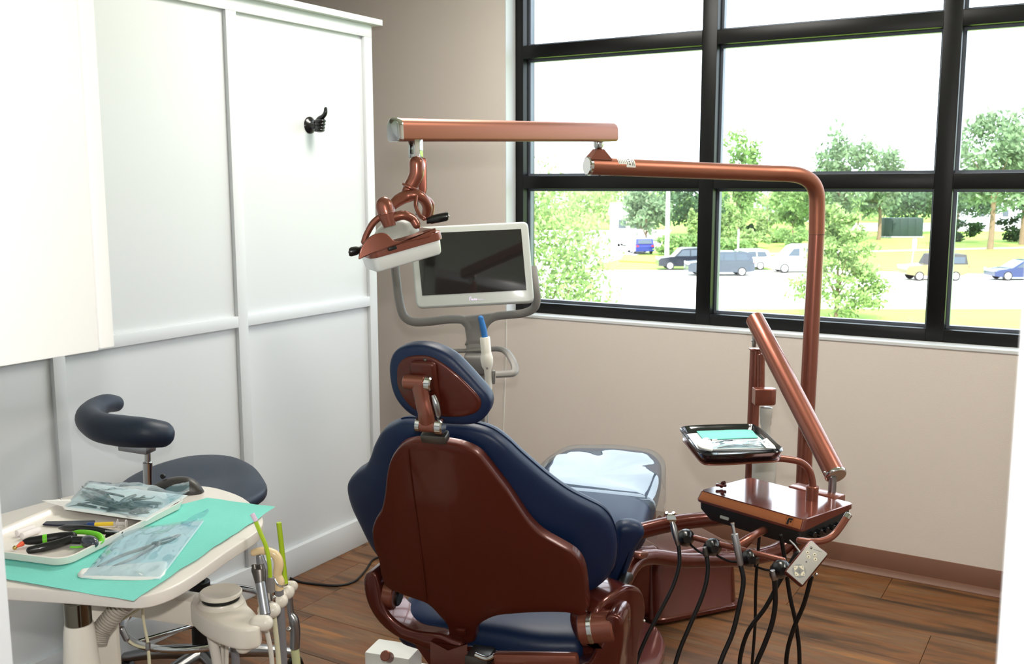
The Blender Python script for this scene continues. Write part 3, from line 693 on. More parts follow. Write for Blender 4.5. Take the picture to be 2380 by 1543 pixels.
g = G(); g.slab([tr_(cFL, cFR, .03, _fn * .0002 - Z * .001), tr_(cFL, cFR, .985, _fn * .0002 - Z * .001), tr_(mid_[0], mid_[1], .985, _fn * .0002 + Z * .001), tr_(mid_[0], mid_[1], .03, _fn * .0002 + Z * .001)], _fn, .0012, .0006, 2); mk('lit_front_bevel', g, mat('copper_flash_lit', (196, 118, 74), .42, metal=.45, coat=.15), unit, ang=25)  # thin plate over the bevel, flash brightness painted in as lighter copper
g = G()
bt = [p + Z * .0 for p in low_]
g.loft([corner_round(inset(low_, .006, .004)), corner_round(inset([V((p.x, p.y, ZC0 - .05)) for p in low_], .008, 0)), corner_round(inset([V((p.x, p.y, ZC0 - .078)) for p in low_], .03, 0), .02), corner_round(inset([V((p.x, p.y, ZC0 - .08)) for p in low_], .04, 0), .02)])
body = mk('console_body', g, mat('console_black', (34, 32, 32), .45), unit, ang=30)
# side sockets
sd = (cBR - cFR).normalized(); so_ = Z.cross(sd).normalized(); so_ = so_ if so_.dot(fx) > 0 else -so_
for i in range(5):
    p = cFR.lerp(cBR, .16 + i * .13) - Z * .045 + so_ * -.004
    g = G(); g.cyl(p, p + so_ * .014, .0085, n=14); mk('socket', g, BLK, body)
# small display window on front of the body
q = pp(1685, 1203, cFL - fyv * .004, fyv)
g = G(); g.rbox(q - fyv * .002, (.028, .006, .009), (fx, fyv, Z), .002); mk('indicator_window', g, mat('indicator', (170, 170, 165), .25), body)
# front bevel emblem
n_b = ((cFR - cFL).cross(mid_[1] - cFR)).normalized(); n_b = n_b if n_b.dot(HF) < 0 else -n_b
v_b = ((cFR) - (mid_[1])).normalized(); v_b = (v_b - fx * v_b.dot(fx)).normalized()
eq = cFL.lerp(cFR, .885) * .5 + mid_[0].lerp(mid_[1], .885) * .5 + n_b * .0018
def EB(a, b, o=0):
    a *= 1.4; b *= 1.35; return eq + fx * a * .001 + v_b * b * .001 + n_b * o
g = G(); f_ = [(-6, -7), (-6.0, 0), (-4.8, 4.5), (-2.5, 7), (7, 7), (5.6, 3), (-.5, 3), (-1, 1.2), (-1.2, -.5), (-1.2, -7)]
g.slab([EB(a * .85, b * .95) for a, b in f_], n_b, .0008, .0002, 1)
g.slab([EB(a * .85, b * .95) for a, b in [(.8, -.8), (.8, 2), (5.2, 2), (4, -2.2), (.8, -2.2)]], n_b, .0008, .0002, 1); mk('emblem', g, LOGOK, con, smooth=False)
g = G(); fr = [EB(a * .85, b * .95, -.0002) for a, b in ((-8.5, -8.6), (8.5, -8.6), (8.5, 8.4), (-8.5, 8.4))]
for i in range(4): g.beam(fr[i], fr[(i + 1) % 4], .0006, .0006, up=n_b, r=0)
mk('emblem_frame', g, mat('dark_copper', (110, 56, 34), .4, metal=.5), con, smooth=False)
# little lifted lever on the back left of the top
q = pz(1676, 1132, .765); g = G(); g.rbox(q + Z * .006, (.03, .014, .008), ((fx + fyv * .8).normalized(), Z.cross((fx + fyv * .8).normalized()), Z), .003); g.tube([q, q + Z * .012 + fx * .004, q + Z * .016 + fx * .012], .005, 8); mk('lock_lever', g, COPDK, unit)
# rear bracket with two sockets
q = pz(1940, 1150, .755)
g = G(); g.rbox(cBR * .62 + cBL * .38 + fyv * .022 - Z * .01, (.15, .05, .03), (fx, fyv, Z), .004); mk('rear_bracket', g, COPPER, unit)
sk = pd(1888, 1140, 2.60)
g = G(); g.cyl(sk - Z * .03, sk + Z * .0135, .0165, n=24); mk('tray_arm_socket', g, COPPER, unit)
A0, A1 = pd(1763, 758, 3.13), pd(1942, 1103, 2.66)
sk2 = pd(1934, 1140, 2.66)
g = G(); g.lathe(sk2 - Z * .03, Z, [(.012, 0), (.018, .005), (.02, .014), (.018, .022), (.012, .026)], 24); mk('arm_swivel', g, COPPER, unit)
g = G(); g.cyl(sk2 - Z * .004, sk2 + Z * .04, .011, n=16); mk('swivel_pin', g, STEEL, unit)
aa = (A1 - A0).normalized()
g = G(); g.cap_tube([A0, A0 + aa * .01, A1 - aa * .004, A1], [.027, .0295, .0295, .0295], 32, k=4)
g.v = [v if (v - A1).dot(aa) <= 0 else v - aa * ((v - A1).dot(aa)) for v in g.v]; mk('spring_arm', g, COPPER, unit)
g = G(); g.lathe(A1 - aa * .002, aa, [(.0308, 0), (.0308, .004), (.028, .008), (.0275, .0085)], 32); mk('arm_end_cap', g, CHROME, unit)
g = G(); q = pd(1749, 792, 3.15); g.ball(q, .004); mk('screw', g, CHROME, unit)
g = G(); g.ball(pd(1917, 1098, 2.64), .004); mk('screw', g, CHROME, unit)
# console lower frame bars
g = G(); g.beam(ccx - Z * .075 + fyv * -.06, ccx - Z * .13 - fyv * .13 - fx * .02, .014, .014, r=.004); mk('holder_stay', g, COPPER, unit)
hb0, hb1 = pd(1600, 1246, 2.53), pd(1820, 1302, 2.30)
g = G(); g.cap_tube([hb0, hb1], .0075, 12); mk('holder_bar', g, COPPER, unit)
g = G(); g.tube([ccx - Z * .08, pd(1760, 1240, 2.47), hb0.lerp(hb1, .5)], .0105, 12); mk('holder_stay', g, COPPER, unit)
# side handle
g = G(); hpts = [pd(1968, 1202, 2.35), pd(1955, 1222, 2.34), pd(1938, 1243, 2.33), pd(1916, 1256, 2.32), pd(1885, 1259, 2.32), pd(1858, 1256, 2.34)]
g.cap_tube(hpts, .0085, 14); mk('side_handle', g, COPPER, unit)
g = G(); dd = (hpts[0] - hpts[1]).normalized(); g.cyl(hpts[0] - dd * .004, hpts[0] + dd * .010, .0088, n=20); mk('handle_tip', g, CHROME, unit)
# four black instrument holders
hd = (hb1 - hb0).normalized(); hq = Z.cross(hd).normalized(); hq = hq if hq.dot(HF) < 0 else -hq
HOLD = []
for (x, y), Dd in zip(((1594, 1246), (1657, 1268), (1743, 1293), (1815, 1318)), (2.53, 2.46, 2.38, 2.30)):
    c = pd(x, y, Dd); HOLD.append(c)
    g = G()
    def P_(a, b, z): return c + hd * a + hq * b + Z * z
    ax3 = ((hd * .75 + hq * .66).normalized(), (hq * .75 - hd * .66).normalized(), Z)
    rings = []
    for k in range(9):     # hooded cradle, open toward the user's side
        t = k / 8; rz_ = .003 + .0205 * math.sin(pi * (0.10 + .82 * t)) ** .8; xx = -.030 + .060 * t
        rings.append([c + ax3[0] * xx + ax3[1] * math.cos(an) * rz_ * 1.0 + Z * (math.sin(an) * rz_ * 1.05 - .008 * (1 - t)) for an in [2 * pi * i / 16 for i in range(16)]])
    g.loft(rings)
    g.rbox(c - ax3[0] * .018 - Z * .012 + hq * .006, (.014, .036, .026), ax3, .005); g.rbox(c - ax3[0] * .014 - Z * .022 - hq * .006, (.026, .008, .02), ax3, .003)
    g.cap_tube([c - ax3[0] * .022 - Z * .004, c - ax3[0] * .033 - Z * .012, c - ax3[0] * .036 - Z * .026], [.009, .007, .003], 10); g.cap_tube([c - ax3[0] * .014 + hq * .014 - Z * .006, c - ax3[0] * .02 + hq * .026 - Z * .016, c - ax3[0] * .018 + hq * .026 - Z * .028], [.009, .007, .003], 10)
    mk('instrument_holder', g, BLK, unit, ang=45)
# post pair, bracket
px_post = pd(1752, 900, 3.16)
g = G(); g.cyl((pd(1741, 1205, 3.16)), pd(1757, 812, 3.16), .0185, n=24); mk('mounting_post', g, COPPER, unit)
g = G(); g.cyl(pd(1768, 935, 3.12), pd(1769, 822, 3.12), .012, n=20); g.rbox(pd(1757, 812, 3.15), (.04, .03, .006), (HR, HF, Z), .002); mk('slim_post', g, COPPER, unit)
g = G(); g.rbox(pd(1753, 785, 3.15), (.012, .012, .06), (HR, HF, Z), .002); mk('post_link', g, STEEL, unit)
q = pd(1778, 920, 3.08); g = G(); o_ = []
for i in range(17): an = -pi / 2 + pi * i / 16; o_.append(q + HR * (.014 + .020 * math.cos(an)) + HF * .022 * math.sin(an) - Z * .027)
o_ += [q - HR * .036 + HF * .020 - Z * .027, q - HR * .036 - HF * .022 - Z * .027]
g.slab(o_, Z, .052, .004, 3); mk('bottle_bracket', g, COPPER, unit)
bo = pd(1781, 946, 3.08)
bt_ = solo('water_bottle', G().lathe(bo, -Z, [(.014, 0), (.019, .002), (.019, .03), (.0175, .032), (.0175, .055), (.0145, .06), (.0145, .085), (.017, .1), (.026, .118), (.034, .135), (.0375, .155), (.0375, .30), (.03, .31)], 32), BOTTLE, 'frosted white water bottle hanging from copper bracket behind the tray', 'bottle', bo - Z * .31)
# low supporting tubes
LOWT = [((1463, 1300), (1600, 1300), (1722, 1298), 3.15), ]
g = G(); g.cap_tube([CL(.35, .26, .385), pd(1480, 1304, 2.85), pd(1600, 1302, 2.95), pd(1716, 1299, 3.05)], .024, 20); mk('support_tube', g, COPDK, unit)
g = G(); g.cap_tube([pd(1480, 1236, 3.1), pd(1560, 1217, 3.12), pd(1640, 1207, 3.14), pd(1740, 1200, 3.17), pd(1852, 1196, 3.2)], [.026, .026, .025, .022, .022], 20); mk('support_tube', g, COPDK, unit)
g = G(); g.cap_tube([pd(1716, 1299, 3.05), pd(1765, 1292, 3.1), pd(1812, 1277, 3.14), pd(1838, 1250, 3.17), pd(1848, 1210, 3.19), pd(1852, 1170, 3.2)], .026, 20); mk('support_elbow', g, COPDK, unit)
g = G(); g.rbox(CL(.5, .22, .40), (.34, .02, .02), (CF, CR, Z), .006); g.beam(pd(1478, 1290, 2.8), pd(1505, 1287, 2.9), .03, .02, r=.006); mk('support_foot', g, COPPER, unit)

# hoses of the console (those without an instrument)
def hose(name, pts, r, m, parent=None, **k):
    g = G(); g.cap_tube(pts, r, 10, k=6, **k); return mk(name, g, m, parent)
def hp_(lst, D0, D1):
    n = len(lst); return [pd(x, y, D0 + (D1 - D0) * i / (n - 1)) for i, (x, y) in enumerate(lst)]
for pts, D0, D1, r in (
    ([(1765, 1245), (1757, 1350), (1755, 1450), (1748, 1543), (1744, 1600)], 2.55, 2.62, .0042),
    ([(1852, 1285), (1815, 1345), (1780, 1410), (1740, 1465), (1722, 1520), (1720, 1560), (1730, 1620)], 2.42, 2.5, .0058),
    ([(1815, 1245), (1824, 1300), (1835, 1380), (1850, 1450), (1858, 1520), (1857, 1600)], 2.45, 2.5, .0055),
    ([(1903, 1215), (1905, 1255)], 2.5, 2.5, .005),
    ([(1886, 1340), (1868, 1405), (1845, 1460), (1829, 1520), (1826, 1600)], 2.40, 2.5, .0058)):
    hose('hose', hp_(pts, D0, D1), r, BLKM, unit)
g = G(); g.tube([HOLD[0] - Z * .012, HOLD[1] * .6 + HOLD[0] * .4 - Z * .03, HOLD[1] - Z * .012], .003, 8); g.tube([HOLD[1] - Z * .02, HOLD[1] * .5 + HOLD[2] * .5 - Z * .028, HOLD[2] - Z * .01], .003, 8); g.tube([HOLD[2] - Z * .02, HOLD[2] * .5 + HOLD[3] * .5 - Z * .02, HOLD[3] - Z * .01], .003, 8); mk('air_line', g, BLKM, unit)

# instruments resting in the holders
def instr(name, label, i, build, path, D0, D1, r=.0058, cat_='dental handpiece'):
    p = hp_(path, D0, D1); t = thing(name, label, cat_, p[0]); build(t); hose('hose', p, r, BLKM, t)
def b1(t):
    a_, b_ = pd(1577, 1270, 2.5), pd(1558, 1195, 2.52); d = (b_ - a_).normalized(); L = (b_ - a_).length
    g = G(); g.lathe(a_, d, [(.003, 0), (.006, .004), (.0085, .03), (.009, L * .55), (.006, L * .78)], 18); mk('body', g, STEEL, t)
    x, y = perp(d)
    g = G(); g.loft([[a_ + d * (L * h) + HR * (k * s1) + HF * (k * .6 * s2) for s1, s2 in ((-1, -1), (1, -1), (1, 1), (-1, 1))] for h, k in ((.7, .005), (.86, .012), (.98, .011), (1.02, .007))]); mk('syringe_head', g, CHROME, t, ang=20)
    for s_ in (-1, 1):
        g = G(); q = a_ + d * (L * 1.0) + HR * s_ * .009; g.cyl(q, q + d * .006 - HF * .004, .0045, n=12); mk('button', g, CHROME, t)
instr('air_water_syringe', 'chrome air water syringe standing in the leftmost black holder of the console', 0, b1, [(1577, 1268), (1579, 1310), (1565, 1360), (1535, 1420), (1503, 1480), (1478, 1543), (1468, 1600)], 2.5, 2.45, .0052)
def b2(t):
    a_, b_ = pd(1643, 1294, 2.44), pd(1637, 1268, 2.44); d = (b_ - a_).normalized()
    g = G(); g.lathe(a_, d, [(.004, 0), (.0075, .004), (.007, .018), (.0055, .026), (.003, .027)], 16); mk('coupling', g, DKSTEEL, t)
instr('empty_hose_coupling', 'bare dark coupling with black hose in second holder from left of the console', 1, b2, [(1643, 1292), (1645, 1330), (1634, 1380), (1605, 1450), (1580, 1510), (1566, 1560), (1555, 1620)], 2.44, 2.4, .0056, 'dental hose')
def b3(t):
    a_, b_ = pd(1722, 1316, 2.35), pd(1707, 1240, 2.37); d = (b_ - a_).normalized(); L = (b_ - a_).length
    g = G(); g.lathe(a_, d, [(.004, 0), (.008, .006), (.0085, L * .35), (.0088, L * .36), (.0088, L - .002), (.007, L)], 20); mk('grip', g, mat('brushed_alu', (176, 176, 180), .35, metal=.9), t)
    g = G(); g.cyl(b_, b_ + d * .022, .0042, n=14); mk('spindle', g, CHROME, t); g = G(); g.cyl(b_ + d * .022, b_ + d * .027, .0052, n=14); mk('spindle_tip', g, CHROME, t)
instr('motor_handpiece', 'grey aluminium motor handpiece with thin chrome spindle in the third holder', 2, b3, [(1722, 1316), (1728, 1350), (1720, 1400), (1703, 1470), (1682, 1520), (1668, 1560), (1655, 1620)], 2.35, 2.32, .006)
def b4(t):
    a_, b_ = pd(1800, 1350, 2.27), pd(1795, 1322, 2.27); d = (b_ - a_).normalized()
    g = G(); g.lathe(a_, d, [(.004, 0), (.0068, .004), (.0068, .018), (.0058, .027), (.003, .028)], 16); mk('coupling', g, STEEL, t)
instr('empty_hose_coupling', 'bare steel coupling with black hose in holder beside the keypad remote', 3, b4, [(1800, 1347), (1802, 1400), (1794, 1450), (1776, 1500), (1756, 1550), (1745, 1620)], 2.27, 2.3, .0062, 'dental hose')

# keypad remote
rc = pd(1875, 1308, 2.27)
ra = (pd(1903, 1274, 2.29) - pd(1846, 1344, 2.25)); rl = ra.length; ra.normalize()
rb = (pd(1920, 1283, 2.27) - pd(1885, 1266, 2.28)).normalized(); rb = (rb - ra * rb.dot(ra)).normalized(); rn = ra.cross(rb).normalized(); rn = rn if rn.dot(HF) < 0 else -rn
rem = thing('keypad_remote', 'copper-edged chair keypad remote with grey face and round buttons, hung at the console', 'remote control', rc)
g = G(); g.rbox(rc - rn * .008, (.108, .054, .018), (ra, rb, rn), .007, 3); mk('case', g, COPDK, rem)
g = G(); g.rbox(rc + rn * .001, (.100, .047, .003), (ra, rb, rn), .0014, 2); fc = mk('face_plate', g, mat('keypad_grey', (176, 172, 166), .45), rem)
def RP(x, y): x = (x / 3.333 + 1400); y = (y / 3.333 + 1080); return pp(x, y, rc + rn * .0026, rn)
IV = mat('button_ivory', (225, 215, 190), .5); DG = mat('print_grey', (96, 96, 96), .5)
for x, y in ((1590, 680), (1645, 697), (1597, 714), (1650, 733)):
    g = G(); g.lathe(RP(x, y), rn, [(.0042, -.0008), (.0042, .0006), (.003, .0008)], 16); mk('button', g, IV, rem)
    g = G(); g.lathe(RP(x, y), rn, [(.0016, .0004), (.0016, .0012)], 10); mk('button_print', g, DG, fc)
g = G(); g.lathe(RP(1580, 752), rn, [(.002, -.0005), (.002, .0007)], 12); mk('small_button', g, DG, rem)
dc = RP(1525, 822)
g = G(); g.lathe(dc, rn, [(.0165, -.0008), (.0165, .0002)], 28); mk('pad_disc', g, mat('pad_disc', (150, 150, 148), .5), rem)
for k in range(4):
    an = pi / 4 * 0 + k * pi / 2; u_ = ra * math.cos(an) + rb * math.sin(an); v_ = -ra * math.sin(an) + rb * math.cos(an)
    g = G(); g.slab([dc + u_ * .0155 + v_ * .0015, dc + u_ * .008 + v_ * .0075, dc + u_ * .0065 - v_ * 0, dc + u_ * .008 - v_ * .0075, dc + u_ * .0155 - v_ * .0015], rn, .0009, .0002, 1); mk('arrow_button', g, IV, rem, smooth=False)
    g = G(); g.lathe(dc + u_ * .0125, rn, [(.0012, .0005), (.0012, .0012)], 8); mk('button_print', g, DG, fc)
g = G(); g.lathe(dc, rn, [(.005, 0), (.005, .0006)], 18); mk('centre_button', g, mat('centre_btn', (140, 140, 138), .5), rem)
g = G(); p = [dc + (ra * .002 - rb * .003 + rn * .0009), dc + (ra * .0012 - rb * .001 + rn * .0009), dc + (-ra * .001 + rb * .001 + rn * .0009), dc + (-ra * .0016 + rb * .003 + rn * .0009)]; g.tube(p, .0004, 5); mk('squiggle', g, DG, fc)
# emblem at the top of the face
eo = RP(1617, 643); em_a = ra; em_b = rb
def E2(a, b): return eo + em_b * a * .00035 + em_a * b * .00035
g = G(); g.slab([E2(-8, -8), E2(8, -8), E2(8, 9), E2(-8, 9)], rn, .0003, 0.0001, 1); mk('emblem_square', g, mat('emblem_brown', (70, 58, 52), .5), fc, smooth=False)
g = G(); g.slab([E2(-6, -7) + rn * .0003, E2(-6, 2) + rn * .0003, E2(-3, 7) + rn * .0003, E2(6, 7) + rn * .0003, E2(4, 3.5) + rn * .0003, E2(-2, 3) + rn * .0003, E2(-3, -7) + rn * .0003], rn, .0003, .0001, 1); mk('emblem_mark', g, mat('emblem_pale', (190, 185, 178), .5), fc, smooth=False)
for i in range(9):
    q0 = RP(1640 + i * 7.2, 655 + i * 2.4); g = G(); g.rbox(q0, (.0016, .0011, .0003), (em_a, em_b, rn), 0); 
    mk('fine_print', g, DG, fc, smooth=False)
g = G(); g.cap_tube([pd(1836, 1256, 2.4), pd(1848, 1268, 2.35), pd(1862, 1286, 2.29)], .002, 8); mk('cable', g, mat('grey_cable', (170, 168, 165), .5), rem)
g = G(); g.ball(pp(1897, 1335, rc - rn * .012, rn), .004); mk('screw', g, CHROME, rem)

# ---------------------------------------------------------------- black tray over the console
ZTR = .925
tr_o = [(1581, 997), (1592, 990), (1640, 987), (1735, 984.5), (1757, 989), (1775, 1001), (1806, 1030), (1819, 1041), (1812, 1048), (1780, 1050), (1700, 1055), (1650, 1056), (1628, 1052), (1610, 1034), (1590, 1009)]
tro = cat([pz(x, y, ZTR) for x, y in tr_o], 3, True); tc = sum(tro, V((0, 0, 0))) / len(tro)
def sc_(o_, k, dz): return [V((tc.x + (p.x - tc.x) * k, tc.y + (p.y - tc.y) * k, p.z + dz)) for p in o_]
tray = thing('instrument_tray', 'black shallow tray on a copper arm above the console', 'tray', V((tc.x, tc.y, ZTR - .026)))
g = G(); g.loft([sc_(tro, 1.0, 0), sc_(tro, 1.012, -.002), sc_(tro, .985, -.006), sc_(tro, .93, -.022), sc_(tro, .91, -.0235), sc_(tro, .5, -.0235)], False, True)
g.loft([sc_(tro, 1.0, 0), sc_(tro, .965, -.004), sc_(tro, .905, -.0205), sc_(tro, .5, -.0205)], False, True); mk('tray_body', g, mat('tray_black', (14, 14, 24), .12, coat=.6), tray, ang=60)
arm = unit
g = G(); tp = sc_(tro, .95, -.0275); g.slab(tp, -Z, .004, .0015); mk('tray_plate', g, COPPER, arm)
g = G(); g.cap_tube([V((tc.x, tc.y, ZTR - .037)), pd(1770, 1063, 2.6), pd(1822, 1066, 2.60), pd(1858, 1073, 2.60), pd(1880, 1091, 2.60), pd(1888, 1118, 2.60), sk + Z * .01], [.0095] * 7, 16, k=8); mk('tray_arm', g, COPPER, arm)
g = G(); g.rbox(pz(1800, 1062, ZTR - .035), (.03, .016, .008), (HR, HF, Z), .002); mk('plate_clip', g, STEEL, arm)
ZB = ZTR - .0200
def flat(o_, t=.0006, wav=0): 
    g = G(); g.slab(o_, Z, t, t * .3, 1); return g
pl_o = [(1595, 1007), (1650, 1004), (1730, 1000), (1750, 1003), (1800, 1045), (1640, 1048), (1622, 1044)]
solo('tray_liner', flat([pz(x, y, ZB + .0004) for x, y in pl_o]), mat('paper_white', (236, 238, 242), .7), 'white paper liner covering the bottom of black tray', 'paper liner', V((tc.x, tc.y, ZB)))
nap = [(1619, 1003.5), (1680, 1002), (1742, 994), (1762, 1018), (1720, 1019), (1660, 1022), (1634, 1022)]
g = G(); no = [pz(x, y, ZB + .003) for x, y in nap]; g.slab(no, Z, .003, .001, 2); solo('folded_napkin', g, TEAL, 'folded teal paper napkin lying at the back of black tray', 'napkin', no[0])
def pouch_geo(corners, h, nu=26, nv=16, seed=0, wr=.004):
    a, b, c, d = corners
    def f(u, v):
        p = a.lerp(b, u).lerp(d.lerp(c, u), v); e = (1 - abs(2 * u - 1) ** 3) * (1 - abs(2 * v - 1) ** 3)
        n_ = noise.noise(V((u * 5 + seed, v * 4, seed))) + .5 * noise.noise(V((u * 13, v * 11 + seed, 2)))
        return p + Z * (h * e * (.75 + .5 * noise.noise(V((u * 2 + seed, v * 2, 1)))) + wr * max(n_, -.4) * (.15 + e) + .4 * wr)
    return G().sheet(f, nu, nv)
pc = [pz(x, y, ZB + .003) for x, y in ((1640, 1046), (1786, 1042), (1778, 1024), (1650, 1030))]
tp_ = thing('sterilisation_pouch', 'small paper and film pouch of instruments at front of the black tray', 'pouch', pc[0])
g = G(); g.slab([p for p in pc], Z, .0015, .0004, 1); mk('paper_back', g, PAPER, tp_)
mk('film', pouch_geo([p + Z * .002 for p in pc], .008, seed=3, wr=.002), FILM, tp_, ang=70)
g = G(); e1_ = [pz(x, y, ZB + .006) for x, y in ((1622, 1040), (1640, 1047), (1657, 1048), (1652, 1027), (1640, 1021), (1624, 1029))]
g.slab(cat(e1_, 3, True), Z, .006, .002); mk('folded_end', g, PAPER, tp_)
g = G(); e1_ = [pz(x, y, ZB + .012) for x, y in ((1766, 1026), (1789, 1015), (1804, 1043), (1782, 1042))]
g.slab(e1_, Z, .001, .0003, 1); fl2 = mk('flap', g, PAPER, tp_)
for x, y, r_ in ((1776, 1027, .003), (1786, 1031, .0016), (1787, 1035, .0016)):
    g = G(); g.lathe(pz(x, y, ZB + .0133), Z, [(r_, 0), (r_, .0004)], 10); mk('print', g, DG, fl2)
for k, (p0_, p1_) in enumerate((((1668, 1041), (1745, 1035)), ((1690, 1037), (1770, 1038)))):
    g = G(); g.cap_tube([pz(*p0_, ZB + .007), pz((p0_[0] + p1_[0]) / 2, (p0_[1] + p1_[1]) / 2 - 3, ZB + .009), pz(*p1_, ZB + .007)], [.0012, .003, .0012], 8)
    solo('dental_probe', g, STEEL, ('steel probe in the tray pouch, its nearer side', 'steel probe in the tray pouch, running toward the printed flap')[k], 'probe', pz(*p0_, ZB))
for k, (p0_, p1_, m_, l_) in enumerate((((1645, 1023), (1666, 1021), WPLAS, 'short white brush with black bristles beside teal napkin on tray'), ((1664, 1028), (1702, 1024), BLK, 'small brush with square black head on tray, under napkin edge'))):
    t = thing('applicator_brush', l_, 'brush', pz(*p0_, ZB))
    a_, b_ = pz(*p0_, ZB + .01), pz(*p1_, ZB + .01)
    if k == 0:
        g = G(); g.cap_tube([a_ + (b_ - a_) * .4, b_], .002, 8); mk('handle', g, WPLAS, t); g = G(); g.cyl(a_, a_.lerp(b_, .4), .003, n=10); mk('bristles', g, BLK, t)
    else:
        g = G(); g.cap_tube([a_, a_.lerp(b_, .5)], .0016, 8); mk('handle', g, STEEL, t); g = G(); g.beam(a_.lerp(b_, .45), b_, .008, .006, r=.001); mk('brush_head', g, BLK, t)

# ---------------------------------------------------------------- scanner cart with monitor
sc0 = pd(1108, 950, 3.55)
scn = thing('scanner_cart', 'grey wheeled scanner stand with white-framed monitor behind the dental chair', 'scanner cart', V((sc0.x, sc0.y, 0)))
mc = [pd(949, 528, 3.56), pd(1227, 514, 3.56), pd(1242, 703, 3.50), pd(968, 717, 3.50)]
mn = ((mc[1] - mc[0]).cross(mc[3] - mc[0])).normalized(); mn = mn if mn.dot(HF) < 0 else -mn
g = G(); g.slab(corner_round(mc, .022, 6), -mn, .03, .008, 4); mon = mk('monitor', g, mat('bezel_grey', (188, 192, 187), .3, coat=.2), scn, ang=50)
ins = [pp(x, y, mc[0] + mn * .0006, mn) for x, y in ((968, 543), (1211, 532), (1223.5, 674), (981.5, 687))]
g = G(); g.slab(ins, mn, .0006, .0002, 1); mk('screen', g, mat('screen_glass', (34, 32, 32), .04, coat=.0, spec=.7), scn, smooth=False)
# maker's lettering on the bezel: a few pale strokes, given a glow though unlit
lm = mat('pale_violet_glow', (206, 190, 222), .5, emit=.6)
def MP(x, y, o=.0006): return pp(780 + x / 2.806, 230 + y / 2.806, mc[0] + mn * o, mn)
g = G()
for seg in (((876, 1292), (874, 1314)), ((876, 1292), (886, 1291)), ((884, 1300), (884, 1312)), ((892, 1302), (890, 1312)), ((892, 1306), (900, 1306)), ((893, 1312), (899, 1311)), ((904, 1303), (904, 1312)), ((904, 1303), (910, 1302)), ((914, 1303), (913, 1311)), ((919, 1303), (919, 1311)), ((914, 1303), (919, 1303)), ((914, 1311), (919, 1311))):
    g.beam(MP(*seg[0]), MP(*seg[1]), .0014, .0006, up=mn, r=0)
for i in range(6): g.beam(MP(924 + i * 7, 1306), MP(928 + i * 7, 1306), .0009, .0005, up=mn, r=0)
mk('bezel_lettering', g, lm, mon, smooth=False)
g = G(); D_ = 3.58
g.tube([pd(1000, 560, D_ + .06), pd(950, 556, D_), pd(921, 575, D_), pd(918, 615, D_), pd(923, 665, D_), pd(929, 705, D_), pd(939, 735, D_), pd(962, 748, D_), pd(1000, 747, D_), pd(1045, 742, D_), pd(1080, 745, D_), pd(1092, 765, D_)], .0155, 14, sx=1, sy=.8, up=HF); mk('monitor_frame', g, GREYP, scn)
g = G(); g.tube([pd(1238, 620, D_), pd(1243, 660, D_ - .02), pd(1247, 695, D_ - .02), pd(1240, 717, D_ - .01), pd(1215, 728, D_), pd(1180, 732, D_), pd(1150, 736, D_), pd(1130, 750, D_), pd(1122, 768, D_)], .0155, 14, sx=1, sy=.8, up=HF); mk('monitor_frame', g, GREYP, scn)
nk_ = [(1062, 738), (1150, 728), (1132, 748), (1126, 790), (1128, 800), (1080, 803), (1084, 790), (1080, 762), (1070, 752)]
g = G(); g.slab([pd(x, y, D_ - .008) for x, y in nk_], HF, .03, .006); mk('neck', g, GREYP, scn)
g = G(); g.beam(pd(1106, 790, D_ + .015), pd(1106, 1010, D_ + .015), .07, .045, up=HF, r=.01); mk('column', g, GREYP, scn)
cb = pd(1106, 1010, D_ + .015)
g = G(); g.beam(cb + Z * .04, V((cb.x, cb.y, .1)), .085, .06, up=HF, r=.012); mk('column', g, mat('dark_taupe', (92, 82, 76), .5), scn)
g = G()
for k in range(5):
    an = k * 2 * pi / 5 + .3; e_ = V((cb.x + .26 * math.cos(an), cb.y + .26 * math.sin(an), .06)); g.beam(V((cb.x, cb.y, .09)), e_, .05, .03, r=.01)
mk('base', g, GREYP, scn)
for k in range(5):
    an = k * 2 * pi / 5 + .3; e_ = V((cb.x + .25 * math.cos(an), cb.y + .25 * math.sin(an), .026)); g = G(); g.cyl(e_ - V((-math.sin(an), math.cos(an), 0)) * .012, e_ + V((-math.sin(an), math.cos(an), 0)) * .012, .026, n=18); mk('castor', g, BLKM, scn)
DH = 3.52
g = G(); g.tube([pd(1085, 815, DH + .05), pd(1130, 812, DH + .05), pd(1158, 811, DH + .04), pd(1177, 818, DH), pd(1192, 840, DH - .05), pd(1197, 858, DH - .08), pd(1192, 867, DH - .1), pd(1172, 869, DH - .1), pd(1152, 870, DH - .1)], .0145, 10, up=Z, sx=1, sy=.62); mk('handle', g, GREYP, scn)
g = G(); g.tube([pd(1085, 815, DH + .06), pd(1052, 817, DH + .05), pd(1020, 830, DH), pd(1010, 850, DH - .05)], .0125, 10, up=Z, sx=1, sy=.62); mk('handle', g, GREYP, scn)
g = G(); q = pd(1108, 845, DH - .0); g.rbox(q, (.09, .09, .07), (HR, HF, Z), .012, 3); mk('cradle', g, mat('cradle_grey', (104, 100, 97), .5), scn)
wd = thing('scanner_wand', 'white handheld scanner with blue tip sleeve, upright in the grey cradle', 'scanner wand', pd(1131, 900, 3.42))
q0, q1 = pd(1137, 905, 3.42), pd(1127, 783, 3.42); d = (q1 - q0).normalized(); L = (q1 - q0).length
g = G(); g.lathe(q0, d, [(.010, 0), (.0115, .01), (.0125, L * .38), (.019, L * .44), (.0215, L * .52), (.0225, L * .6), (.019, L * .68), (.0178, L * .72), (.0178, L * .98), (.016, L)], 24); mk('body', g, mat('wand_white', (232, 228, 216), .35, coat=.2), wd)
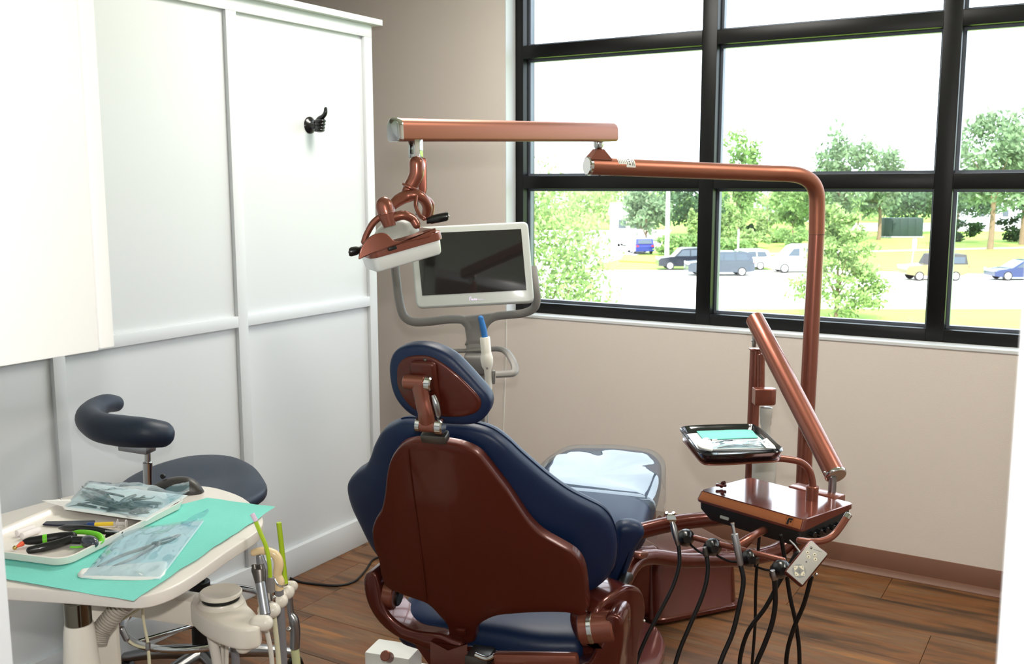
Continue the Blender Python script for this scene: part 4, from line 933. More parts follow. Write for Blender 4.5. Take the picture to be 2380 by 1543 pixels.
g = G(); g.tube([q1 - d * .004, pd(1123, 762, 3.42), pd(1118, 740, 3.42)], [.0125, .0125, .010], 14, sx=1, sy=.8); g.cap_tube([pd(1118, 742, 3.42), pd(1117.5, 739.5, 3.42)], .0095, 12); mk('tip_sleeve', g, mat('wand_blue', (36, 108, 176), .55), wd)
g = G(); g.lathe(pd(1132, 856, 3.396), -HF, [(.0035, -.004), (.0035, .003)], 12); mk('button', g, GREYP, wd)
g = G(); g.beam(pd(1147, 860, 3.43), pd(1147, 892, 3.43), .012, .02, up=HF, r=.004); mk('holder_side', g, GREYP, scn)
g = G(); g.tube([q0, pd(1136, 930, 3.43), pd(1133, 970, 3.45), pd(1134, 1010, 3.5), pd(1132, 1100, 3.52), pd(1125, 1250, 3.5)], .003, 8); mk('cable', g, WPLAS, wd)
g = G(); g.tube([(XS + .005, YW - .004, SILL - .02), (XS + .004, YW - .004, .8), (XS - .004, YW - .004, .6), (XS - .015, YW - .004, .35), (XS - .02, YW - .004, .12)], .0022, 8)
solo('wall_cable', g, WPLAS, 'thin pale cable running down the wall from corner of the window sill', 'cable', (XS, YW - .01, .11))

# ---------------------------------------------------------------- assistant's stool
ZS = .66
sc_c = pz(452, 1120, ZS)
stl = thing('assistant_stool', 'navy vinyl stool with curved padded backrest and chrome foot ring by the panelled partition', 'stool', V((sc_c.x, sc_c.y, 0)))
sp = [(285, 1128), (340, 1098), (420, 1073), (480, 1066), (540, 1070), (590, 1092), (618, 1128), (619, 1146), (600, 1162), (560, 1180), (480, 1200), (380, 1205), (300, 1190), (268, 1160)]
so2 = cat([pz(x, y, ZS - .02) for x, y in sp], 4, True); cc2 = sum(so2, V((0, 0, 0))) / len(so2)
def sadd(p):
    q = (p - cc2); return p + Z * (q.length ** 2 * .0 - .012 * math.exp(-(q.length / .12) ** 2) * (p.z > cc2.z))
g = G(); g.pillow(so2, cc2, Z, .035, .04, ex=3.2, m=12, disp=sadd); mk('seat', g, NAVY2, stl, ang=60)
bp_ = [pd(268, 938, 3.12), pd(245, 938, 3.06), pd(218, 952, 2.98), pd(206, 972, 2.88), pd(232, 992, 2.80), pd(280, 1001, 2.76), pd(330, 1005, 2.74), pd(374, 1009, 2.76)]
g = G(); g.cap_tube(bp_, [.026, .030, .034, .038, .043, .045, .043, .038], 24, k=8, sx=1, sy=1); mk('backrest', g, NAVY2, stl, ang=80)
g = G(); g.beam(pd(286, 1034, 2.77), pd(352, 1044, 2.75), .05, .022, r=.003); mk('bracket', g, STEEL, stl)
g = G(); g.cyl(pd(343, 1043, 2.77), pd(343, 1078, 2.77), .0085, n=16); g.cyl(pd(343, 1073, 2.77), pd(345, 1175, 2.78), .013, n=20); mk('backrest_post', g, CHROME, stl)
g = G(); g.beam(pd(345, 1170, 2.78), V((cc2.x, cc2.y, ZS - .08)), .04, .02, r=.004); g.rbox(V((cc2.x, cc2.y, ZS - .085)), (.22, .18, .035), None, .01); mk('mechanism', g, BLKM, stl)
rcn = V((pz(468, 1432, .24).x, pz(468, 1432, .24).y, .24)); ax_c = V((cc2.x * .35 + rcn.x * .65, cc2.y * .35 + rcn.y * .65, 0))
g = G(); g.cyl(V((rcn.x, rcn.y, .10)), V((rcn.x, rcn.y, .36)), .032, n=24); g.cyl(V((rcn.x, rcn.y, .36)), V((cc2.x, cc2.y, ZS - .09)), .017, n=20); mk('gas_column', g, BLKM, stl)
R0 = .235
rp_ = [rcn + V((R0 * math.cos(i * pi / 18), R0 * math.sin(i * pi / 18), 0)) for i in range(36)]
g = G(); rings = []
for p in rp_:
    rd = (p - rcn).normalized(); rings.append([p + rd * (.0115 * math.cos(a)) + Z * (.0115 * math.sin(a)) for a in [2 * pi * j / 12 for j in range(12)]])
g.loft(rings + [rings[0]], False, False); mk('foot_ring', g, CHROME, stl)
for k in range(3):
    an = .4 + k * 2 * pi / 3; g = G(); g.cap_tube([rcn + V((.03 * math.cos(an), .03 * math.sin(an), -.02)), rcn + V((R0 * math.cos(an), R0 * math.sin(an), 0))], .008, 10); mk('ring_spoke', g, CHROME, stl)
for k in range(5):
    an = .9 + k * 2 * pi / 5; e_ = V((rcn.x + .29 * math.cos(an), rcn.y + .29 * math.sin(an), .065))
    g = G(); g.cap_tube([V((rcn.x, rcn.y, .12)), V((rcn.x + .15 * math.cos(an), rcn.y + .15 * math.sin(an), .10)), e_], [.026, .022, .016], 14, sx=1, sy=1); mk('leg', g, STEEL, stl)
    s_ = V((-math.sin(an), math.cos(an), 0)); g = G(); c = V((e_.x, e_.y, .026)); g.cyl(c - s_ * .014, c + s_ * .014, .026, n=18); mk('castor', g, BLKM, stl)

# ---------------------------------------------------------------- assistant's cart: worktop, post, suction unit
ZW = .9
cart0 = pd(180, 1500, 1.72)
cart = thing('side_cart', 'white rounded worktop cart on chrome and grey post with suction unit at its right', 'dental cart', V((cart0.x, cart0.y, 0)))
wk = [(20, 1366), (120, 1372), (210, 1378), (290, 1384), (345, 1382), (400, 1364), (455, 1332), (530, 1279), (590, 1240), (608, 1222), (611, 1204), (600, 1186), (565, 1156), (515, 1137), (470, 1129), (400, 1126), (300, 1129), (235, 1137), (120, 1162), (0, 1194), (-160, 1236), (-330, 1290), (-420, 1330), (-350, 1350), (-150, 1358)]
wo_ = cat([pz(x, y, ZW) for x, y in wk], 3, True)
g = G(); g.slab(wo_, -Z, .024, .003, 3); mk('worktop', g, TABLEW, cart, ang=40)
cp0 = pd(180, 1400, 1.68); cp0 = V((cp0.x, cp0.y, ZW - .024))
zq = pd(180, 1448, 1.68).z
g = G(); g.cyl(cp0, V((cp0.x, cp0.y, zq)), .0225, n=32, b=.001); mk('chrome_post', g, mat('dark_chrome', (118, 112, 100), .12, metal=1), cart)
g = G(); q = V((cp0.x, cp0.y, 0)); pr = lambda r, z: [q + V((r * math.cos(a), r * math.sin(a), z)) for a in [2 * pi * i / 24 for i in range(24)]]
g.loft([pr(.024, zq), pr(.026, zq - .01), pr(.034, zq - .12), pr(.04, .3), pr(.045, .12)]); mk('column', g, IVORY, cart)
g = G(); g.rbox(q + Z * .06, (.42, .42, .06), None, .025, 3); mk('foot', g, IVORY, cart)
for sx_, sy_ in ((1, 1), (1, -1), (-1, 1), (-1, -1)):
    g = G(); c = q + V((sx_ * .17, sy_ * .17, .02)); g.cyl(c - V((.012, 0, 0)), c + V((.012, 0, 0)), .02, n=16); mk('castor', g, BLKM, cart)
g = G(); a0_ = pd(215, 1470, 1.78); g.rbox(a0_, (.10, .02, .16), (HR, HF, Z), .008); mk('rear_panel', g, IVORY, cart)
# arm from the worktop to the suction unit
g = G(); g.beam(pd(250, 1385, 2.0), pd(470, 1418, 1.96), .05, .055, r=.006); g.rbox(pd(300, 1370, 2.0), (.2, .08, .03), (HR, HF, Z), .006); mk('arm', g, IVORY, cart)
# suction unit body
zt = pd(525, 1415, 1.90).z
ub_o = [(443, 1392), (452, 1378), (480, 1370), (525, 1366), (556, 1370), (570, 1388), (576, 1402), (590, 1416), (603, 1434), (607, 1446), (600, 1456), (575, 1461), (545, 1460), (505, 1448), (470, 1430), (446, 1408)]
uo = cat([pz(x, y, zt) for x, y in ub_o], 4, True)
g = G(); g.slab(uo, -Z, .045, .008, 4); mk('unit_body', g, IVORY, cart, ang=50)
lc = pz(514, 1402, zt)
g = G(); g.lathe(lc - Z * .002, Z, [(.046, 0), (.0465, .004), (.042, .008), (.041, .011)], 36); mk('unit_collar', g, IVORY, cart)
g = G(); g.lathe(lc + Z * .016, Z, [(.038, 0), (.039, .002), (.0425, .003), (.0425, .008), (.040, .0105), (.036, .0095), (.03, .0085), (.002, .0085)], 36); mk('lid', g, IVORY, cart)
g = G(); g.lathe(lc + Z * .008, Z, [(.0372, 0), (.0372, .012)], 36); mk('lid_gap', g, BLKM, cart)
g = G(); g.ball(pd(588, 1470, 1.84), .004); mk('screw', g, CHROME, cart)
g = G(); g.cap_tube([pd(566, 1500, 1.85), pd(580, 1490, 1.87)], .016, 18); mk('valve_knob', g, IVORY, cart)
vk = [(612, 1448, 1.84), (630, 1418, 1.92), (648, 1396, 2.0), (664, 1376, 2.08), (676, 1362, 2.14)]
for x, y, D_ in vk:
    g = G(); a_ = pd(x, y, D_); g.cap_tube([a_ - HR * .012 + Z * .0, a_ + HR * .004], .0155 if D_ < 2.1 else .012, 16); mk('valve_knob', g, IVORY, cart)
g = G(); g.tube([pd(600, 1440, 1.88), pd(640, 1400, 2.0), pd(672, 1370, 2.12)], .009, 12); mk('valve_rail', g, IVORY, cart)
def T(lst, D0, D1=None): return hp_(lst, D0, D1 if D1 else D0)
hgrey = mat('grey_hose', (118, 116, 120), .5); hcream = mat('cream_hose', (206, 200, 170), .45); hiv = mat('ivory_hose', (208, 202, 192), .45)
for pts, D_, r, m in (([(492, 1478), (505, 1543), (512, 1610)], 1.9, .0098, hiv), ([(516, 1488), (518, 1543), (520, 1610)], 1.92, .0036, hiv), ([(527, 1488), (526, 1543), (524, 1610)], 1.92, .0046, hiv), ([(542, 1480), (548, 1543), (550, 1610)], 1.95, .0085, hgrey)):
    hose('hose', T(pts, D_), r, m, cart)
# corrugated hose under the top
g = G(); cpts = cat(T([(296, 1396), (275, 1416), (252, 1443), (234, 1466), (226, 1490)], 1.72, 1.70), 12)
m_ = len(cpts); rr_ = [.0165 + .002 * math.sin(i * 2.1) for i in range(m_)]
cc_ = []
for i in range(m_ - 1): cc_ += [cpts[i].lerp(cpts[i + 1], t) for t in (0, .25, .5, .75)]
g.tube(cc_, [.0150 + .0030 * (1 if (i // 5) % 2 else 0) for i in range(len(cc_))], 18, smooth=False); mk('corrugated_hose', g, mat('hose_taupe', (170, 162, 150), .5), cart, ang=25)
# small air line with valve and blue tube under the worktop
g = G(); g.cap_tube(T([(334, 1398), (332, 1425), (337, 1460), (344, 1495)], 1.82), .0028, 8); g.cap_tube(T([(275, 1446), (300, 1430), (328, 1412)], 1.82), .0024, 8); g.cap_tube(T([(292, 1480), (305, 1494), (322, 1502), (340, 1505)], 1.82), .0028, 8); g.cap_tube(T([(345, 1515), (347, 1543), (348, 1600)], 1.82), .0032, 8); mk('air_line', g, hcream, cart)
g = G(); g.rbox(pd(344, 1502, 1.815), (.008, .01, .014), (HR, HF, Z), .002); mk('valve_block', g, STEEL, cart)
g = G(); g.cap_tube(T([(283, 1462), (294, 1484)], 1.81), .006, 12); mk('air_fitting', g, STEEL, cart)
g = G(); g.cap_tube(T([(267, 1443), (272, 1452)], 1.81), .006, 10); mk('valve', g, mat('valve_red', (120, 48, 50), .3, coat=.4), cart)
g = G(); g.cap_tube(T([(265, 1470), (263, 1500), (257, 1530)], 1.82), .0046, 12); mk('blue_tube', g, mat('tube_blue', (24, 28, 110), .3), cart)
g = G(); g.cyl(pd(266, 1452, 1.82), pd(265, 1470, 1.82), .005, n=12); mk('tube_sleeve', g, WPLAS, cart)

# instruments hanging on the cart
def inst(name, label, category, base): return thing(name, label, category, base)
t = inst('suction_valve', 'dark two-headed metal suction handpiece leaning on cart, nearest the worktop', 'suction handpiece', pd(618, 1420, 1.88))
g = G(); a_, b_ = pd(605, 1352, 1.9), pd(617, 1428, 1.88); g.cyl(a_, b_, .0105, n=20); g.cyl(b_, pd(622, 1462, 1.87), .0085, n=20); mk('barrel', g, mat('barrel_alu', (158, 160, 166), .35, metal=.9), t)
g = G(); d_ = (a_ - b_).normalized(); g.loft([[a_ + d_ * h + HR * (wx * math.cos(q)) + HF * (.0095 * math.sin(q)) for q in [2 * pi * i / 16 for i in range(16)]] for h, wx in ((-.004, .0105), (.008, .012), (.022, .0145), (.027, .0135))])
mk('head', g, DKSTEEL, t)
for s_ in (-1, 1):
    g = G(); q_ = a_ + d_ * .022 + HR * s_ * .0065; g.cyl(q_, q_ + d_ * .013, .006, n=16); mk('nozzle', g, DKSTEEL, t)
t = inst('saliva_ejector', 'thin lime green bent straw with pale tip in a grey sleeve on the cart', 'saliva ejector', pd(628, 1400, 1.92))
g = G(); g.tube(T([(594, 1212), (606, 1240), (619, 1272), (626, 1310), (628, 1345)], 1.93, 1.93), .0043, 12); mk('straw', g, LIME, t)
g = G(); g.cyl(pd(586, 1194, 1.93), pd(595, 1211, 1.93), .0048, n=12); mk('tip', g, mat('tip_pink', (226, 205, 226), .4), t)
g = G(); g.cyl(pd(629, 1341, 1.93), pd(630, 1376, 1.93), .0078, n=16); mk('sleeve', g, GREYP, t)
g = G(); g.cyl(pd(630, 1374, 1.93), pd(632, 1402, 1.93), .0075, n=16); g.ball(pd(637, 1388, 1.90), .004); mk('valve', g, CHROME, t)
hose('hose', T([(632, 1400), (640, 1460), (648, 1543), (650, 1600)], 1.95), .0052, hcream, t)
t = inst('suction_tip', 'cream curved suction tip with dark grey hose on the side cart', 'suction tip', pd(648, 1380, 2.0))
g = G(); g.cap_tube(T([(590, 1284), (606, 1280), (626, 1282), (642, 1292), (648, 1312), (645, 1335), (650, 1352), (649, 1362)], 2.0), [.0075, .0078, .0085, .0095, .0105, .009, .0105, .009], 18); mk('tip', g, CREAM, t)
g = G(); g.cyl(pd(649, 1352, 2.0), pd(649, 1372, 2.0), .0088, n=16); mk('tip_socket', g, CREAM, t)
g = G(); g.tube(T([(649, 1370), (652, 1420), (655, 1480), (658, 1543), (660, 1600)], 2.0), .0092, 12); mk('hose', g, hgrey, t)
g = G(); g.tube(T([(637, 1345), (645, 1358), (656, 1362), (668, 1358)], 1.98), .002, 8); mk('wire_clip', g, CHROME, t)
t = inst('evacuator_tube', 'straight lime green evacuator tube in slim metal handpiece, furthest right on cart', 'evacuator tube', pd(672, 1380, 2.1))
g = G(); g.cyl(pd(648, 1214, 2.1), pd(664, 1358, 2.1), .0056, n=16); mk('tube', g, LIME, t)
g = G(); p = T([(668, 1362), (674, 1400), (676, 1425), (683, 1440), (686, 1470), (685, 1505)], 2.1); g.tube(p, [.008, .0065, .007, .011, .0115, .011], 16); mk('handpiece', g, STEEL, t)
g = G(); g.ball(pd(672, 1462, 2.08), .006); mk('knob', g, CHROME, t)
g = G(); g.tube(T([(685, 1508), (689, 1543), (690, 1600)], 2.1), .0095, 12); mk('hose', g, mat('hose_cream_green', (192, 194, 148), .5), t)
t = inst('air_syringe', 'slim metal air syringe with grey barrel hanging behind the cream suction tip', 'syringe', pd(612, 1330, 2.03))
g = G(); g.cap_tube(T([(604, 1293), (608, 1310), (616, 1330), (622, 1380)], 2.04), [.008, .0105, .0095, .006], 16); mk('barrel', g, mat('soft_grey_metal', (150, 150, 155), .35, metal=.6), t)
hose('hose', T([(619, 1462), (628, 1505), (632, 1543), (634, 1600)], 1.9), .0048, hiv, cart)

# ---------------------------------------------------------------- things on the worktop
bib_o = [pz(x, y, ZW + .0015) for x, y in ((480, 1158), (640, 1180), (311, 1400), (-130, 1322))]
def bibf(u, v):
    a, b, c, d = bib_o; p = a.lerp(b, u).lerp(d.lerp(c, u), v)
    e = .0025 * abs(math.sin(u * 9 + v * 2)) * max(0, u - .7) * 2 + .001 * noise.noise(p * 20) + .0006
    ov = max(0, u - .93) / .07; p = p + Z * (e + .001)
    if v > .9: p += Z * (-.0) 
    p += (b - a).normalized() * (.004 * noise.noise(V((0, v * 9, 0))) if u > .98 else 0)
    return p
g = G(); g.sheet(bibf, 60, 60)
tb = mat('teal_bib', (122, 212, 198), .7); nt = tb.node_tree; ge = nt.nodes.new('ShaderNodeNewGeometry'); wv = nt.nodes.new('ShaderNodeTexWave'); wv.inputs['Scale'].default_value = 60; bpn = nt.nodes.new('ShaderNodeBump'); bpn.inputs['Strength'].default_value = .5; bpn.inputs['Distance'].default_value = .001
mpn = nt.nodes.new('ShaderNodeMapping'); mpn.inputs['Rotation'].default_value = (0, 0, .55); nt.links.new(ge.outputs['Position'], mpn.inputs[0]); nt.links.new(mpn.outputs[0], wv.inputs[0]); nt.links.new(wv.outputs[1], bpn.inputs['Height']); nt.links.new(bpn.outputs[0], nt.nodes['Principled BSDF'].inputs['Normal'])
solo('paper_bib', g, tb, 'teal ribbed paper bib spread under white tray on the cart worktop', 'paper bib', bib_o[0])
# white tray
tF, tR = pz(150, 1302, ZW + .02), pz(437, 1160, ZW + .02); tdx = (tR - tF); tL = tdx.length; tdx.normalize(); tdy = Z.cross(tdx).normalized(); tdy = tdy if tdy.x < 0 else -tdy
Wt = .245
def TP(a, b, z): return V((tF.x, tF.y, ZW + z)) + tdx * a + tdy * b
def trect(k, z, r=.03):
    o_ = []
    x0, x1, y0, y1 = -k, tL + k, -k, Wt + k
    for cx, cy, s0 in ((x1 - r, y0 + r, -pi / 2), (x1 - r, y1 - r, 0), (x0 + r, y1 - r, pi / 2), (x0 + r, y0 + r, pi)):
        for i in range(9): an = s0 + i / 8 * pi / 2; o_.append(TP(cx + r * math.cos(an), cy + r * math.sin(an), z))
    return o_
wt = thing('white_tray', 'white plastic tray with raised rim on teal bib, holding curing light and pouch', 'tray', TP(tL / 2, Wt / 2, .004))
g = G(); g.loft([trect(-.012, .004), trect(-.004, .006), trect(0, .018), trect(.001, .021), trect(-.002, .022), trect(-.008, .018), trect(-.016, .0075), trect(-.06, .007)]); mk('tray_body', g, mat('tray_white', (232, 224, 216), .3, coat=.2), wt, ang=50)
ZT_ = ZW + .0085
# large pouch with instruments
pq = [pz(x, y, ZT_ + .016) for x, y in ((150, 1180), (340, 1207), (436, 1148), (205, 1120))]
pch = thing('sterilisation_pouch', 'large crinkled clear pouch full of steel instruments at back of white tray', 'pouch', pq[0])
g = G(); pb_ = [pq[0] - Z * .004, pq[1] - Z * .004, pq[2] - Z * .004, pq[3] - Z * .004]; g.slab(pb_, Z, .0012, .0003, 1); g.fan([pz(95, 1163, ZT_ + .03), pz(150, 1178, ZT_ + .013), pz(210, 1165, ZT_ + .02), pz(160, 1160, ZT_ + .02)]); mk('paper_back', g, PAPER, pch, smooth=False)
mk('film', pouch_geo(pq, .028, 40, 26, seed=5, wr=.009), FILM, pch, ang=80)
g = G(); g.sheet(lambda u, v: pz(395, 1170, ZT_ + .022).lerp(pz(440, 1140, ZT_ + .03), v).lerp(pz(385, 1140, ZT_ + .03).lerp(pz(440, 1118, ZT_ + .02), v), u) + Z * .006 * math.sin(u * 7 + v * 3), 8, 8); mk('film_end', g, FILM, pch)
def tool(name, label, category, kind, a, b, za=.0, zb=.0, m=None, group=None, r=.0022):
    a_, b_ = pz(*a, ZT_ + .014 + za), pz(*b, ZT_ + .014 + zb); d = (b_ - a_).normalized(); s_ = Z.cross(d).normalized(); L = (b_ - a_).length; m = m or STEEL
    t = thing(name, label, category, a_, group)
    if kind == 'mirror':
        g = G(); g.cap_tube([a_, a_.lerp(b_, .8)], r, 8); mk('handle', g, m, t)
        g = G(); g.lathe(b_ - d * .008, (Z + d * .3), [(.011, -.001), (.0115, 0), (.011, .001)], 20); mk('mirror_head', g, DKSTEEL, t)
    elif kind == 'plier':
        for s in (-1, 1):
            g = G(); g.cap_tube([a_ + s_ * s * .012 * 1.0, a_ + d * L * .3 + s_ * s * .015, a_ + d * L * .6 + s_ * s * .004, a_ + d * L * .68 - s_ * s * .001, a_ + d * L * .82 - s_ * s * .007, b_ - s_ * s * .002], [.003, .0042, .0045, .005, .0036, .0012], 8); mk('jaw', g, m, t)
        g = G(); g.cyl(a_ + d * L * .66 - Z * .005, a_ + d * L * .66 + Z * .006, .007, n=14); mk('pivot', g, BLK, t)
    elif kind == 'scissors':
        for s in (-1, 1):
            g = G(); c = a_ + s_ * s * .011 + d * .01
            ring = [c + d * (.011 * math.cos(q)) + s_ * (.0085 * math.sin(q)) for q in [2 * pi * i / 16 for i in range(17)]]
            g.tube(ring, .002, 8, smooth=False); g.cap_tube([c + d * .01, a_ + d * L * .55 + s_ * s * .003, b_ - s_ * s * .002], [.0025, .0035, .001], 8); mk('blade', g, m, t)
        g = G(); g.cyl(a_ + d * L * .55 - Z * .003, a_ + d * L * .55 + Z * .005, .0035, n=12); mk('pivot', g, m, t)
    else:
        g = G(); g.cap_tube([a_ + d * .02, b_ - d * .02], r * 1.2, 10); mk('handle', g, m, t)
        g = G(); g.cap_tube([a_ + Z * .004, a_ + d * .008, a_ + d * .022], [.0006, .001, r], 8); mk('working_tip', g, m, t)
DKM = mat('instrument_steel', (120, 114, 104), .22, metal=1)
tool('dental_probe', 'long dark probe lying diagonally along the top of the large pouch', 'probe', 'probe', (190, 1133), (300, 1156), .004, .012, DKM)
tool('dental_pliers', 'steel pliers in the middle of large pouch, handles to the left', 'pliers', 'plier', (205, 1140), (285, 1180), .004, .006, DKM)
tool('dental_scissors', 'small steel scissors in the right end of the large pouch, rings nearest white tray rim', 'scissors', 'scissors', (355, 1180), (268, 1166), .002, .004, STEEL)
tool('orthodontic_pliers', 'dark pliers lying lengthwise along the near edge of large pouch', 'pliers', 'plier', (245, 1178), (345, 1192), -.002, .0, DKM)
tool('mouth_mirror', 'round mouth mirror with thin handle at left of the large pouch', 'dental mirror', 'mirror', (290, 1186), (200, 1160), .0, .004, DKM)
tool('dental_scaler', 'thin scaler at near left edge inside the large pouch', 'scaler', 'probe', (140, 1163), (240, 1182), .004, .0, DKM)
tool('tweezer', 'bright steel tweezer by the right end of large pouch', 'tweezer', 'probe', (300, 1165), (395, 1172), .008, .006, CHROME, None, .003)
tool('orthodontic_pliers', 'steel pliers crossing the middle of large pouch, jaws toward the curing light', 'pliers', 'plier', (325, 1152), (250, 1188), .006, .002, DKM)
tool('hemostat', 'ringed steel clamp lying parallel to the near rim in the large pouch', 'clamp', 'scissors', (330, 1188), (215, 1168), .006, .008, DKM)
tool('dental_probe', 'thin bright probe crossing the left half of large pouch', 'probe', 'probe', (215, 1150), (280, 1172), .012, .008, STEEL)
tool('dental_scaler', 'scaler across the right half of the large pouch, under the crinkled film', 'scaler', 'probe', (360, 1158), (285, 1160), .008, .012, DKM)
# second pouch
q2 = [pz(x, y, ZW + .006) for x, y in ((192, 1342), (372, 1345), (474, 1210), (283, 1236))]
p2 = thing('sterilisation_pouch', 'clear blue pouch with one pair of pliers lying on the teal bib', 'pouch', q2[0])
g = G(); g.slab([p - Z * .0015 for p in q2], Z, .0012, .0003, 1); mk('paper_back', g, mat('pouch_inside', (196, 222, 226), .7), p2, smooth=False)
mk('film', pouch_geo([p + Z * .001 for p in q2], .013, 36, 26, seed=11, wr=.0075), FILM, p2, ang=80)
g = G(); ep = [pz(x, y, ZW + .004) for x, y in ((182, 1340), (208, 1322), (372, 1308), (388, 1318), (376, 1342), (340, 1348), (230, 1346))]
g.pillow(cat(ep, 3, True), sum(ep, V((0, 0, 0))) / 7, Z, .007, .002, ex=3, m=6, disp=lambda p: p + Z * (.002 * math.sin((p.x + p.y) * 130) if p.z > ZW + .006 else 0)); mk('folded_end', g, PAPER, p2, ang=60)
g = G(); g.sheet(lambda u, v: pz(440, 1225, ZW + .008).lerp(pz(486, 1186, ZW + .03), v) + (pz(395, 1228, ZW + .01) - pz(440, 1225, ZW + .008)) * (u * (1 - v * .9)) + Z * .004 * math.sin(v * 6 + u * 4), 8, 10); mk('curled_corner', g, FILM, p2)
ZT_ = ZW - .008
tool('crimping_pliers', 'long steel pliers with black joint inside the pouch on teal bib', 'pliers', 'plier', (240, 1320), (418, 1242), .0, .002, mat('plier_grey', (140, 140, 138), .3, metal=.9))
ZT_ = ZW + .0085
# small things in the white tray
for k, (a, b, l_) in enumerate((((38, 1240), (80, 1226), 'white cotton roll, the farther of two on the white tray'), ((50, 1246), (91, 1231), 'white cotton roll, the nearer of two on the white tray'))):
    a_, b_ = pz(*a, ZT_ + .0065), pz(*b, ZT_ + .0065); d = (b_ - a_).normalized(); g = G(); g.lathe(a_, d, [(.004, 0), (.0065, .001), (.0068, .01), (.0066, (b_ - a_).length - .001), (.004, (b_ - a_).length)], 16)
    solo('cotton_roll', g, mat('cotton', (240, 232, 230), .9, bump=.4, bscale=900), l_, 'cotton roll', pz(*a, ZT_), 'cotton rolls on the white tray')
t = thing('foil_wrapper', 'dark navy flat foil sachet lying behind the curing light on white tray', 'sachet', pz(160, 1218, ZT_))
g = G(); g.slab([pz(x, y, ZT_ + .001) for x, y in ((99, 1221), (108, 1214), (221, 1212), (222, 1222), (130, 1223))], Z, .003, .001, 1); mk('foil', g, mat('foil_navy', (30, 34, 56), .25, metal=.4), t)
t = thing('etch_syringe', 'clear small syringe with yellow barrel behind the curing light', 'syringe', pz(245, 1219, ZT_))
a_, b_ = pz(218, 1219, ZT_ + .005), pz(264, 1217, ZT_ + .005); d = (b_ - a_).normalized()
g = G(); g.cyl(a_, b_, .004, n=14); mk('barrel', g, mat('yellow_gel', (232, 196, 50), .35), t)
CLR = film('clear_plastic', (235, 230, 228), .45, .1, .2)
g = G(); c_1 = pz(272, 1216, ZT_ + .006); g.cyl(b_, pz(290, 1217, ZT_ + .006), .0035, n=14); g.lathe(c_1, d, [(.008, 0), (.009, .001), (.008, .002)], 20); g.lathe(pz(292, 1217, ZT_ + .008), d, [(.008, 0), (.009, .001), (.008, .0025)], 20); mk('plunger', g, CLR, t)
g = G(); g.cap_tube([pz(206, 1219, ZT_ + .005), a_], .0045, 12); mk('blue_cap', g, mat('cap_blue', (40, 62, 120), .3), t)
t = thing('light_shield', 'black curved handle piece with pointed end crossing behind the curing light', 'handpiece', pz(210, 1234, ZT_))
def zc(x, y, z): return pz(x / 6.4286, 1080 + y / 6.4286, ZT_ + z)
g = G(); g.cap_tube([zc(880, 945, .012), zc(980, 945, .016), zc(1180, 955, .02), zc(1400, 970, .02), zc(1600, 1000, .016), zc(1810, 1010, .01)], [.002, .0065, .008, .0075, .006, .0035], 14); mk('body', g, BLK, t)
g = G(); g.beam(zc(1570, 990, .0235), zc(1780, 1002, .0165), .004, .002, r=.0008); mk('side_plate', g, STEEL, t)
g = G(); g.cap_tube([zc(1600, 1070, .006), zc(1670, 1065, .006)], .004, 10); mk('tip_joint', g, BLK, t)
t = thing('curing_light', 'black curing light with lime green band and collar lying in the white tray', 'curing light', zc(900, 1120, 0))
g = G(); g.cap_tube([zc(360, 1150, .009), zc(440, 1140, .010), zc(700, 1110, .011), zc(900, 1080, .012), zc(1080, 1070, .013)], [.004, .0075, .0095, .0095, .009], 16); mk('barrel', g, BLKM, t)
g = G(); a_, b_ = zc(640, 1122, .0107), zc(708, 1112, .011); g.cyl(a_, b_, .0102, n=24, b=.0005); mk('green_band', g, GREEN, t)
g = G(); g.cap_tube([zc(450, 1275, .007), zc(650, 1235, .008), zc(850, 1185, .009), zc(1050, 1120, .012)], [.007, .0085, .0085, .008], 14); mk('lower_handle', g, BLK, t)
g = G(); g.cap_tube([zc(1030, 1035, .014), zc(1180, 1005, .018), zc(1360, 1020, .02), zc(1480, 1060, .018), zc(1520, 1120, .013), zc(1490, 1165, .01)], [.003, .0045, .005, .006, .006, .004], 12); g.cap_tube([zc(1060, 1230, .003), zc(1150, 1232, .003), zc(1240, 1222, .004)], .0022, 8); mk('green_collar', g, GREEN, t)
g = G(); c_ = zc(1340, 1155, .013); g.ball(c_, (.014, .022, .013), ((zc(1450, 1120, .013) - c_).normalized(), Z.cross((zc(1450, 1120, .013) - c_).normalized()), Z), 22, 12); mk('head', g, mat('gloss_charcoal', (52, 56, 66), .12, coat=.6), t)
g = G(); g.cap_tube([zc(1040, 1120, .011), zc(1250, 1130, .011)], .008, 12); mk('neck', g, BLK, t)
t = thing('polishing_cup', 'orange cone tip with small brass ball at near left of white tray', 'polishing tip', zc(240, 1220, 0))
g = G(); g.lathe(zc(345, 1172, .007), (zc(240, 1230, .005) - zc(345, 1172, .007)), [(.003, 0), (.005, .001), (.005, .004), (.0025, .014), (.002, .017)], 14); mk('cone', g, mat('orange_plastic', (236, 100, 66), .35), t)
g = G(); g.ball(zc(222, 1240, .005), .0042); mk('ball', g, mat('brass', (190, 160, 90), .15, metal=1), t)
